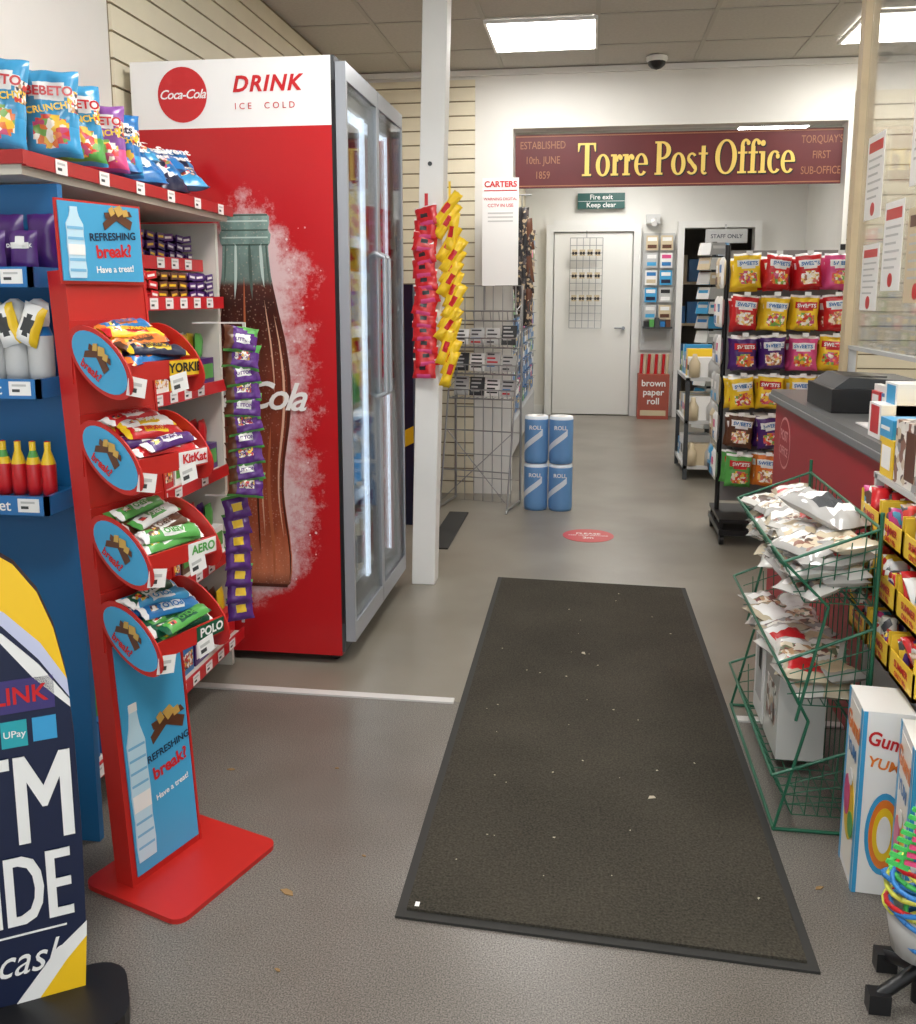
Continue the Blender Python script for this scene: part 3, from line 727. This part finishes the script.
for y in (BY0-.03,BY1+.03):
    b.tube([(BX0-.02,y,0),(BX0+.05,y,.3),(BX0-.03,y,.45)],.004,GREENW); b.tube([(BX1,y,0),(BX1,y,.84)],.005,GREENW)
    b.tube([(BX0-.02,y,.004),(BX1,y,.004)],.005,GREENW)
    b.tube([(BX0+.02,y,.3),(BX0+.08,y,.6),(BX0-.03,y,.71)],.004,GREENW)
b.tube([(BX0-.02,BY0-.03,.006),(BX0-.02,BY1+.03,.006)],.005,GREENW)
wbs=b.done()
CLR=mat('wrap_clear_beige',(196,184,160),.15); CLW=mat('wrap_clear_white',(214,212,206),.12); CLG=mat('wrap_grey',(172,170,166),.12)
CARDP=pmat('card_pack_print',[(232,228,220),(205,190,165),(140,100,85),(226,222,214),(150,150,150),(90,70,60)],46)
CARDQ=pmat('card_pack_print_b',[(190,150,110),(226,214,190),(120,60,50),(236,228,214),(110,120,90)],60)
b=B('packet_goods')
def pack(x,y,z,tx,ty,tz,s=1):
    M=T(x,y,z)@R(tz,'Z')@R(tx,'X')@R(ty,'Y'); A=random.choice([CLR,CLW,CLG,CLW]); C=random.choice([CARDP,CARDQ,CARDP,PBE,PW,PR,CARDQ])
    b.pillow(.115*s,.16*s,.035,M,(lambda u,v: A if (abs(v)>.72 or abs(u)>.8) else (PW if v>.35 else C)),9,12,.06)
for lay in range(4):
    for iy in range(7):
        for ix in range(2):
            pack(BX0+.055+ix*.075+random.uniform(-.01,.01),BY0+.07+iy*.09+random.uniform(-.02,.02),.625+lay*.03+ix*.02+random.uniform(0,.01),random.uniform(-14,14),random.uniform(-16,4),random.uniform(-30,30))
M=T(.63,2.5,.79)@R(35,'Z')@R(12,'X'); b.pillow(.14,.22,.05,M,(lambda u,v: DGREY if abs(v)<.35 and abs(u)<.6 else (PW if abs(v)<.6 and abs(u)<.75 else CLG)),12,14,.1)
for lay in range(2):
    for iy in range(6):
        for ix in range(2): pack(BX0+.06+ix*.07,BY0+.09+iy*.1,.36+lay*.032,random.uniform(-12,12),random.uniform(-12,4),random.uniform(-30,30))
b.done(0,wbs)
b=B('carton'); b.box((.55,2.78,.04),(.68,2.93,.325),PW); b.box((.55,2.56,.04),(.68,2.76,.3),CLW); b.box((.549,2.81,.1),(.55,2.9,.3),LGREY); b.box((.548,2.82,.2),(.549,2.86,.28),PBK); b.box((.549,2.6,.12),(.55,2.72,.24),CARDP); b.done(.003,wbs)

# toy / accessory cartons
b=B('bubble_gum_floor_display')
GUMP=mat('gum_print',(236,232,222),.4)
for (x,y,yaw) in [(.62,2.03,-4),(.672,1.86,-8)]:
    M=T(x,y,0)@R(yaw,'Z')
    D_=.145
    b.box((0,0,0),(.11,D_,.44),PW,M); 
    F=M@FL(0,D_/2,0)
    b.box((-.07,.02,0),(.07,.42,.001),GUMP,F)
    b.text('Gumi',.058,PO,F@T(0,.37,.003),.03); b.text('YUM',.04,PB,F@T(0,.31,.003),.03)
    b.ell(.0,.17,.05,.08,.001,PY,F); b.ell(-.02,.19,.028,.05,.003,PPK,F); b.ell(.03,.14,.025,.03,.003,PG,F); b.ell(.01,.25,.02,.02,.0042,PW,F); b.box((-.0725,0,.001),(-.058,.44,.002),PSKY,F); b.box((.058,0,.001),(.0725,.44,.002),PSKY,F)
    F=M@FC(.055,0,0)
    b.text('Gumi',.046,PR,F@T(.0,.37,.002)@R(-12,'Z'),.02,sx=.85); b.text('YUM!',.034,PO,F@T(0,.315,.002)@R(-12,'Z'),.02)
    for k,(mm,rx,ry) in enumerate(((PSKY,.04,.1),(PO,.032,.085),(PY,.024,.065),(PW,.015,.045))): b.ell(.004,.15,rx,ry,.001+.0008*k,mm,F)
    b.box((-.055,0,.001),(-.046,.44,.002),PSKY,F)
b.done(.002)
b=B('toy_carton_shelf')
YB=mat('carton_yellow',(240,200,60),.4)
TX=.735
b.box((TX+.03,2.02,0),(1.2,2.56,.45),LGREY); b.box((TX,2.0,.45),(1.2,2.57,.465),LGREY)
for z in (.605,.745): b.box((TX+.03,2.02,z-.012),(1.2,2.56,z),LGREY)
for x,y in ((1.18,2.02),(1.18,2.54),(TX+.03,2.54)): b.box((x,y,.465),(x+.02,y+.02,.88),LGREY)
b.box((TX+.03,2.0,.87),(1.2,2.57,.885),LGREY)
pats=[pmat('toy_pat_a',[(235,230,225),(200,40,40),(90,60,140),(240,200,60),(60,60,60)],60),pmat('toy_pat_b',[(190,60,120),(230,220,210),(60,140,170),(90,60,50)],55),pmat('toy_pat_c',[(220,215,205),(150,120,90),(70,70,75),(200,60,50)],50)]
for lvl,z in enumerate((.465,.605,.745)):
    for i in range(3):
        y=2.03+i*.175; xo=TX-.018+.006*lvl
        b.box((xo,y,z),(xo+.2,y+.16,z+.01),YB); b.box((xo,y,z),(xo+.004,y+.16,z+.065),YB); b.box((xo,y,z),(xo+.2,y+.004,z+.1),YB); b.box((xo,y+.156,z),(xo+.2,y+.16,z+.1),YB)
        b.text('SUMMER',.024,PR,FL(xo-.001,y+.08,z+.043),.03); b.text('ONLY 99p',.018,PR,FL(xo-.001,y+.08,z+.02),.03)
        for k in range(14):
            M=T(xo+.03+.045*(k//4)+random.uniform(-.01,.01),y+.03+.034*(k%4),z+.05+random.uniform(0,.045))@R(random.uniform(-30,30),'Z')@R(random.uniform(40,90),'X')
            if k%3==1: b.lathe([(0,-.03),(.018,-.03),(.02,-.02),(.02,.02),(.018,.03),(0,.03)],[random.choice([PW,PR,LGREY]),random.choice(pats)],M@R(-60,'X'),10)
            else: b.pillow(.05,.07,.03,M,random.choice(pats+[PW,PR]),6,6)
b.done()
b=B('gift_box')
for i,(y,z,h,c1,c2) in enumerate([(2.05,.886,.12,PW,PR),(2.26,.886,.16,CARDP,PBR),(2.44,.886,.1,PY,PW),(2.07,1.006,.12,PBK,pats[2]),(2.46,.986,.05,PSKY,PW)]):
    b.box((TX+.035,y,z),(TX+.2,y+(.17 if i<2 else .1),z+h),c1); b.box((TX+.034,y+.02,z+.02),(TX+.035,y+.09,z+h-.02),c2)
b.done(.002)
b=B('boxed_counter_goods')
for (x,y,h,c1,c2) in [(.82,2.61,.07,PY,PW),(.82,2.73,.1,PW,PR),(.86,2.73,.16,PW,PSKY)]:
    b.box((x,y,.946),(x+.12,y+.11,.946+h),c1); b.box((x-.001,y+.015,.96),(x,y+.09,.94+h),c2)
b.done(.002)
HX=.655
b=B('hair_accessory_spinner')
b.cyl((HX,1.70,0),(HX,1.70,.5),.012,BLACK,8)
for a in range(4):
    q=a*math.pi/2+.4; ex,ey=HX+.09*math.cos(q),1.70+.09*math.sin(q)
    b.box((-.02,-.015,0),(.02,.015,.04),BLACK,T(ex,ey,0)); b.tube([(ex,ey,.03),(HX,1.70,.07)],.012,BLACK,6)
b.lathe([(.03,.1),(.055,.11),(.07,.2),(.066,.2),(.05,.12),(.0,.11)],CLG,T(HX,1.70,0),20)
NG=mat('neon_green',(80,205,100),.4); NP=mat('neon_pink',(232,80,130),.4); NY=mat('neon_yellow',(220,220,90),.4); NB=mat('neon_blue',(50,125,195),.4)
def ring(cx,cy,cz,R_,m,tilt): 
    M=T(cx,cy,cz)@R(tilt,'X')@R(random.uniform(-20,20),'Y'); b.tube([(R_*math.cos(k*math.pi/8),R_*math.sin(k*math.pi/8),0) for k in range(16)],.005,m,6,M,closed=True)
for k in range(14): ring(HX+random.uniform(-.02,.03),1.69+random.uniform(-.02,.03),.16+.011*k,.055,[NB,NY,NG,NB,NY,PR,NB][k%7],random.uniform(-15,15))
for k in range(6):
    M=FC(HX-.045+.022*k,1.64-.01*(k%2),.37+.012*k)@R(-20+8*k,'Z'); cc=[NG,NP,NG,NP,NG,NP][k]
    b.box((-.012,-.06,0),(.006,.12,.006),cc,M); 
    for t_ in range(8): b.box((-.035,-.06+t_*.016,0),(-.012,-.052+t_*.016,.005),cc,M)
b.done()

# ---------------------------------------------------------------- left gondola shelving
b=B('confectionery_shelving')
SX=-1.27
SB=mat('shelf_red',(170,36,36),.4); SW=mat('shelf_white',(214,210,200),.5)
b.box((-1.64,1.99,0),(-1.61,3.1,1.62),SW)
b.box((-1.62,1.965,0),(SX+.08,1.985,1.60),BLUEP)   # end panel
b.box((-1.62,3.08,0),(SX-.02,3.1,1.6),SW)
TXS=-1.19
b.prism([(-1.63,1.86),(TXS,1.84),(SX+.03,3.1),(-1.63,3.1)],1.635,1.652,SB); b.prism([(TXS,1.84),(TXS+.01,1.84),(SX+.04,3.1),(SX+.03,3.1)],1.622,1.654,SB); b.box((-1.63,1.83,1.625),(TXS+.01,1.84,1.654),SB)
b.prism([(-1.63,1.845),(TXS-.004,1.845),(SX+.026,3.08),(-1.63,3.08)],1.605,1.634,mat('shelf_under',(205,200,186),.6))
def strip(z,x,y0,y1,m=PR,gap=.1):
    b.box((x,y0,z-.02),(x+.006,y1,z+.02),m)
    y=y0+.06
    while y<y1-.03:
        if random.random()<.8: ticket(b,FR(x+.007,y,z),.05,.032)
        y+=gap
for k in range(6):
    t_=(k+.7)/6.3; yy=1.84+t_*1.26; xx=TXS+.011+(SX-TXS+.03)*t_
    ticket(b,frame((xx,yy,1.636),(-.05,1,0),(0,0,1)),.05,.032)
levels=[(1.335,SX),(1.46,SX-.07),(1.05,SX),(.75,SX),(.45,SX+.01),(.14,SX+.03)]
for z,x in levels:
    b.box((-1.62,1.99,z-.02),(x,3.07,z),SW); strip(z-.005,x,1.99,3.07)
EX=-1.165
for z in (1.40,1.165,.91):
    b.box((-1.62,1.80,z-.012),(EX,1.96,z),BLUEP); b.box((-1.62,1.792,z-.03),(EX+.01,1.80,z+.012),PB)
    b.box((EX,1.792,z-.03),(EX+.01,1.96,z+.012),PB)
    for i,x in enumerate((EX-.035,EX-.10,EX-.28,EX-.36)):
        if z<1.2 and i==1: continue
        ticket(b,FC(x,1.792,z-.008),.05,.03)
    if z<1.2: b.text('Sweet',.035,PW,FC(EX-.12,1.791,z-.01),.01)
gond=b.done(.002)
b=B('chocolate_bar_stock')
for (z,x,cols) in [(1.336,SX-.01,[PP,PP,PR,PBR]),(1.462,SX-.08,[PP,PP,PBR,PP])]:
    for i in range(15):
        y=2.05+i*.068
        for q in range(3):
            M=T(x-.08,y,z+.02+q*.028)@R(random.uniform(-9,9),'Z')@R(90,'Z')@R(random.uniform(-8,8),'Y')
            c1=cols[(i//3)%4]; b.pillow(.058,.15,.028,M,(lambda A,C:(lambda u,v: C if abs(v)<.45 and abs(u)<.5 else A))(c1,[PW,PY,PP,PY][(i//3)%4]),5,7,.06)
            b.box((-.025,-.078,-.01),(.025,-.075,.012),c1,M); b.box((-.02,-.079,-.003),(.015,-.078,.004),[PW,PY,PW,PY][(i//3)%4],M)
for (z,x) in [(1.051,SX-.02),(.751,SX-.02),(.451,SX-.01),(.141,SX+.02)]:
    for i in range(9):
        y=2.02+i*.118; cc=random.choice([PW,PR,PP,PY,PBR,PB,PW]); c2=random.choice([PW,PR,PY,PG])
        b.box((x-.2,y,z),(x-.02,y+.105,z+.09),cc); b.box((x-.02,y+.01,z+.02),(x-.018,y+.095,z+.07),SCRIB if i%2 else c2)
        for k in range(3): b.pillow(.05,.09,.025,FR(x-.05-k*.03,y+.05,z+.13)@R(random.uniform(-10,10),'Z'),random.choice([PP,PR,PY,PG,PBR,PW]),4,6)
for i in range(6):
    M=frame((EX-.04-.075*i,1.85,1.445),(1,0,0),(0,0,1)); b.pillow(.068,.09,.03,M,bagfn(PP,PW,PP),6,7); b.text('DAIRY MILK',.011,PW,M@T(0,.012,.017),.02)
    M=frame((EX-.04-.075*i,1.92,1.47),(1,0,0),(0,0,1)); b.pillow(.068,.12,.03,M,PP,6,7)
b.done(0,gond)
b=B('syrup_bottle')
for i,x in enumerate((EX-.03,EX-.085,EX-.14,EX-.205,EX-.27)):
    b.lathe([(.0,0),(.025,0),(.027,.02),(.027,.1),(.02,.12),(.022,.13),(.022,.17),(.008,.18)],[PB,LGREY,LGREY,PB,PW,PW,PW],T(x,1.87,1.166),12)
    b.pillow(.055,.09,.03,FC(x,1.84,1.29)@R(random.uniform(-25,25),'Z'),(lambda u,v:DGREY if (u*u+v*v)<.25 else (PY if u>.6 else PW)),8,9)
b.done(0,gond)
b=B('sauce_bottle')
for i in range(7):
    x=EX-.025-.036*i
    b.lathe([(.0,0),(.015,0),(.016,.02),(.016,.07),(.012,.085),(.007,.1),(.007,.12),(.001,.122)],[PR,PR,PR,PY,PG if i%2 else PY,PY,PR],T(x,1.86,.912),10)
b.done(0,gond)
b=B('sweet_bag_stock')
def bag(x,y,z,w_,h_,yaw,tilt,cols,label,sub='CRUNCHY'):
    M=T(x,y,z)@R(yaw,'Z')@frame((0,0,h_/2),(1,0,0),(0,0,1))@R(tilt,'X')@R(random.uniform(-5,5),'Z')
    a,c_,d_,tp=cols
    def fn(u,v):
        if v>.9 or v<-.93: return tp
        if (u/.85)**2+((v-.45)/.22)**2<1: return PW
        if (u/.72)**2+((v+.45)/.36)**2<1: return CANDY
        if v<-.3: return c_
        if u>.7 and 0<v<.5: return SCRIB
        return a
    b.pillow(w_,h_,.05,M,fn,18,24,.03)
    b.text(label,w_*.23,d_,M@T(0,h_*.22,.029),.03); b.text(sub,w_*.17,PY,M@T(0,h_*.03,.0295)@R(10,'Z'),.03)
LB=mat('bag_lightblue',(66,150,196),.25); LP=mat('bag_purple',(140,84,156),.25)
seq=[(-1.275,1.90,LB,PSKY,PR),(-1.30,2.01,LB,PG,PR),(-1.23,2.03,LB,PSKY,PR),(-1.25,2.17,LB,PG,PR),(-1.255,2.29,LP,PPK,PR),(-1.275,2.41,PB,PSKY,PN),(-1.37,1.92,PBK,PO,PO),(-1.36,2.08,PBK,PO,PY),(-1.44,1.95,PG,PBK,PR),(-1.40,2.25,PR,PO,PY)]
for i,(x,y,a,c_,d_) in enumerate(seq):
    bag(x,y,1.664,.125,.195 if i<4 or i>5 else .17,random.choice([30,42,24]),-7,(a,c_,d_,a),'BEBETO' if i!=5 else 'Sweets')
for i in range(12):
    a=[PB,LB,PN,PB][i%4]; M=T(-1.31-.03*(i%3),2.42+.05*i,1.72+.025*(i%3))@R(60+random.uniform(-25,25),'Z')@R(random.uniform(15,45),'X')
    b.pillow(.13,.17,.05,M,(lambda A,C:(lambda u,v: C if (u/.7)**2+((v+.2)/.35)**2<1 else A))(a,random.choice([PO,PW,PSKY,CANDY])),12,14,.06); b.text('Sweet',.045,PW,M@T(0,.05,.03),.03)
b.done()
b=B('button_pouch_clip_strip')
GRP=mat('purple_pouch',(92,50,128),.25)
for i in range(10):
    M=T(-1.10,2.80,1.215-i*.052)@R(35+random.uniform(-10,10),'Z')@FC(0,0,0)@R(random.uniform(-10,10),'Z')@R(-14,'X')
    b.pillow(.118,.085,.034,M,(lambda u,v: PG if (v+.5*u)>.75 or v<-.8 else ((SCRIB if i%2 else PW) if abs(v)<.35 and abs(u)<.5 else (PBR if u<-.6 else GRP))),14,12,.1)
    b.text('BUTTONS',.015,GRP,M@T(0,-.004,.021),.03)
b.box((-1.103,2.822,.7),(-1.092,2.826,1.27),PW); b.box((-1.27,2.82,1.265),(-1.092,2.826,1.27),PW)
b.done()
b=B('button_pouch_clip_strip')
for i in range(7):
    M=T(-1.145,2.82,.665-i*.058)@R(35,'Z')@FC(0,0,0)@R(random.uniform(-9,9),'Z')@R(-14,'X')
    b.pillow(.09,.078,.03,M,(lambda u,v: PY if abs(v)<.3 and abs(u)<.5 else (PG if v>.7 else GRP)),10,9,.1)
b.box((-1.15,2.84,.26),(-1.14,2.843,.7),PW); b.box((-1.26,2.84,.695),(-1.14,2.843,.7),PW)
b.done()

# ---------------------------------------------------------------- red display stand
b=B('chocolate_display_stand')
S=frame((-.974,1.894,0),(.33,.94,0),(0,0,1))
b.prism(rr(.34,.30,.03),.0,.012,RED,S@T(.02,0,.03)@R(-90,'X'))
LEAN=-3.9
L_=S@T(0,.01,0)@R(LEAN,'X')
HWB=.108
b.box((-HWB,0,-.012),(HWB,1.4,0),RED,L_); b.box((-HWB-.003,0,-.05),(-HWB+.003,1.4,.002),RED,L_); b.box((HWB-.003,0,-.05),(HWB+.003,1.4,.002),RED,L_)
SKY=mat('poster_blue',(66,158,202),.35)
b.box((-.095,.02,.001),(.10,.57,.004),SKY,L_)
def hdr(s=1):
    bl=[(.0,.0),(.02,.0),(.022,.02),(.02,.05),(.022,.08),(.02,.11),(.021,.14),(.012,.16),(.009,.175),(.009,.185)]
    return [(x*s,y*s) for x,y in bl]+[(-x*s,y*s) for x,y in reversed(bl[1:])]
WB=mat('water_print',(190,220,234),.35)
def ribs(M,cx,y0,w_,n,st_,m):
    for k in range(n): b.box((cx-w_,y0+k*st_,.0062),(cx+w_,y0+k*st_+.006,.0066),m,M)
b.prism([(x*1.3-.062,y*2.0+.05) for x,y in hdr()],.004,.006,WB,L_)
ribs(L_,-.062,.08,.024,9,.03,mat('water_rib',(120,180,215),.3)); b.box((-.088,.17,.0066),(-.036,.21,.007),PW,L_); b.box((-.074,.405,.006),(-.05,.425,.007),PW,L_)
GOLDB=mat('choc_gold',(200,160,80),.4)
def choc(M,x,y,s):
    def q(pts,z,m): b.prism([(x+p[0]*s,y+p[1]*s) for p in pts],z,z+.0008,m,M)
    q([(-.05,-.01),(0,.03),(.06,.0),(.05,-.025),(0,.0),(-.045,-.03)],.0042,PBR); q([(-.045,.02),(.05,.03),(.06,.015),(-.04,.003)],.0052,PBR)
    q([(-.01,.035),(.015,.045),(.03,.025),(.005,.01)],.0062,GOLDB); q([(.02,.03),(.04,.035),(.045,.015),(.025,.012)],.0064,GOLDB); q([(-.03,.03),(-.015,.04),(-.005,.02),(-.022,.01)],.0064,GOLDB)
choc(L_,.033,.335,1.0)
b.text('REFRESHING',.024,PN,L_@T(.033,.28,.005)@R(6,'Z'),.02); b.text('break?',.042,PR,L_@T(.033,.238,.005)@R(6,'Z'),.03); b.text('Have a treat!',.02,PW,L_@T(.033,.18,.005)@R(6,'Z'),.02)
H=L_@T(-.01,1.37,.01)@R(2,'X')
b.box((-.118,-.0,-.004),(.112,.175,.0),RED,H); b.box((-.112,.006,.0),(.106,.17,.003),SKY,H)
b.prism([(x*1.05-.075,y*.8+.012) for x,y in hdr()],.003,.005,WB,H); ribs(H@T(0,0,-.001),-.075,.025,.02,5,.022,mat('water_rib',(120,180,215),.3)); b.box((-.096,.06,.0056),(-.054,.082,.006),PW,H)
choc(H,.038,.138,.75)
b.text('REFRESHING',.023,PN,H@T(.026,.102,.004)@R(4,'Z'),.02); b.text('break?',.038,PR,H@T(.026,.07,.004)@R(4,'Z'),.03); b.text('Have a treat!',.02,PW,H@T(.026,.032,.004)@R(3,'Z'),.02)
trays=[(1.195,[(PB,PO),(PY,PR),(PO,PBR),(PN,PY)],'YORKIE',PY,PBK),(.995,[(PR,PW),(PW,PY),(PR,PY),(PP,PW)],'KitKat',PW,PR),(.79,[(PG,PW),(PW,PG),(PBR,PW),(PG,PW)],'AERO',PW,PG),(.60,[(PDG,PW),(PSKY,PW),(PB,PW),(PG,PDG)],'POLO',PDG,PW)]
TW=.104
for cy,cols,lab,lc,tcx in trays:
    C=S@T(-.01,cy,-.072*cy)
    for sx in (-TW,TW):
        E=C@frame((sx,0,0),(0,0,1),(0,1,0))
        out=[]
        for k in range(28):
            a=2*math.pi*k/28; x=.105*math.cos(a); y=.056*math.sin(a); q=math.radians(-36)
            out.append((.088+x*math.cos(q)-y*math.sin(q),.02+x*math.sin(q)+y*math.cos(q)))
        b.prism(out,-.002,.002,RED,E)
        if sx<0:
            o2=[((x-.088)*.86+.088,(y-.02)*.86+.02) for x,y in out]; b.prism(o2,.002,.003,SKY,E)
            M2=E@T(.083,.03,0)@R(-34,'Z'); choc(M2,0,.0,.7); b.text('break?',.025,PR,M2@T(0,-.033,.005),.03)
    b.box((-TW,-.001,0),(TW,.001,.175),RED,C@T(0,.06,0)@R(26,'X'))
    b.box((-TW,-.02,.158),(TW,.02,.163),RED,C)
    b.box((-TW,-.03,-.002),(TW,.105,.002),RED,C)
    b.box((.015,-.016,.163),(TW-.001,.018,.1645),lc,C); b.text(lab,.028,tcx,C@T(.06,.001,.166),.03)
    for (tx,ang) in ((-.085,-14),(.035,9)):
        b.box((-.025,-.022,0),(.025,.018,.001),PW,C@T(tx,-.028,.169)@R(ang,'Z')); b.box((-.018,.0,.001),(.012,.007,.0015),LGREY,C@T(tx,-.028,.169)@R(ang,'Z')); b.box((-.018,-.014,.001),(.0,-.005,.0015),DGREY,C@T(tx,-.028,.169)@R(ang,'Z'))
    P=C@T(0,.062,0)@R(26,'X')
    for lay in range(3):
        for k in range(4):
            c1,c2=cols[(k+(lay==1))%4]
            M=P@T(random.uniform(-.012,.012),.012+lay*.017,.026+k*.037+random.uniform(-.006,.006))@R(-90,'X')@R(90+random.uniform(-12,12),'Z')@R(random.uniform(-10,10),'Y')
            b.pillow(.038,.17 if lay<2 else .15,.024,M,(lambda A,C2:(lambda u,v: C2 if (abs(v)<.35 and abs(u)<.7) or abs(v)>.93 else (SCRIB if .5<v<.75 and abs(u)<.5 else A)))(c1,c2),6,16,.06)
            if lay==2: b.text(lab,.02,c1,M@T(0,0,.015)@R(90,'Z'),.03)
b.done()

# ---------------------------------------------------------------- ATM A-board
b=B('cash_machine_board_sign')
A=frame((-.94,1.47,0),(.85,.53,0),(0,0,1))@T(-.25,0,0)
out=[(-.25,.05),(.25,.03),(.258,.15),(.262,.35),(.26,.55),(.252,.68),(.238,.76),(.215,.83),(.18,.885),(.13,.925),(.07,.945),(0,.95),(-.13,.93),(-.22,.86),(-.25,.7)]
b.prism(out,-.03,0,NAVY,A,BLACK)
YS=mat('atm_yellow',(244,196,30),.4); LV=mat('atm_lavender',(196,200,226),.4)
b.prism([(.255,.66),(.252,.68),(.238,.76),(.215,.83),(.18,.885),(.13,.925),(.07,.945),(0,.95),(-.05,.94),(-.05,.85),(.03,.86),(.1,.84),(.16,.80),(.215,.735)],0,.002,YS,A)
b.prism([(.257,.625),(.255,.66),(.215,.735),(.16,.80),(.1,.84),(.03,.86),(-.05,.85),(-.05,.83),(.03,.84),(.1,.815),(.155,.775),(.21,.705)],.0,.002,LV,A)
b.prism([(.2575,.605),(.257,.62),(.21,.695),(.155,.76),(.1,.80),(.05,.82),(.05,.81),(.1,.785),(.15,.745),(.2,.67)],.0,.002,PW,A)
b.prism([(.25,.035),(.258,.14),(.22,.1),(.17,.035)],0,.002,YS,A); b.prism([(.258,.14),(.26,.17),(.2,.12),(.13,.035),(.17,.035),(.22,.1)],0,.002,PW,A)
for dx in (-.002,0,.002,.004): 
    b.text('ATM',.25,PW,A@T(.113+dx,.43,.003+dx*.01),.0,sx=.56)
    b.text('INSIDE',.2,PW,A@T(.098+dx,.255,.003+dx*.01),.0,sx=.47)
b.text('Free cash',.085,PW,A@T(.085,.12,.003),.0,.4,sx=.8); b.box((-.2,.172,0),(.225,.175,.002),PW,A)
b.box((.12,.61,0),(.232,.672,.002),mat('link_blue',(60,50,110),.4),A); b.text('LINK',.045,PR,A@T(.176,.641,.003),.02,sx=.9); b.box((.14,.545,0),(.183,.595,.002),PT,A); b.box((.192,.55,0),(.232,.595,.002),PSKY,A)
b.text('UPay',.018,PW,A@T(.162,.57,.003),.01); b.box((.09,.545,0),(.132,.595,.002),PR,A)
b.prism(rr(.56,.19,.06),0,.035,BLACK,A@T(.045,0,.04)@R(-90,'X'))
b.done(.003)

# ---------------------------------------------------------------- camera, world
cd=bpy.data.cameras.new('camera'); co=bpy.data.objects.new('camera',cd); sc.collection.objects.link(co)
cd.sensor_fit='HORIZONTAL'; cd.sensor_width=36; cd.lens=36*917/916; cd.shift_y=-70/916; cd.clip_start=.02
co.location=(0,0,1.35); co.rotation_euler=(math.radians(81),0,math.radians(8.2))
sc.camera=co
wd=bpy.data.worlds.new('world'); sc.world=wd; wd.use_nodes=True
bg=wd.node_tree.nodes['Background']; bg.inputs[0].default_value=(.86,.93,1,1); bg.inputs[1].default_value=2.6
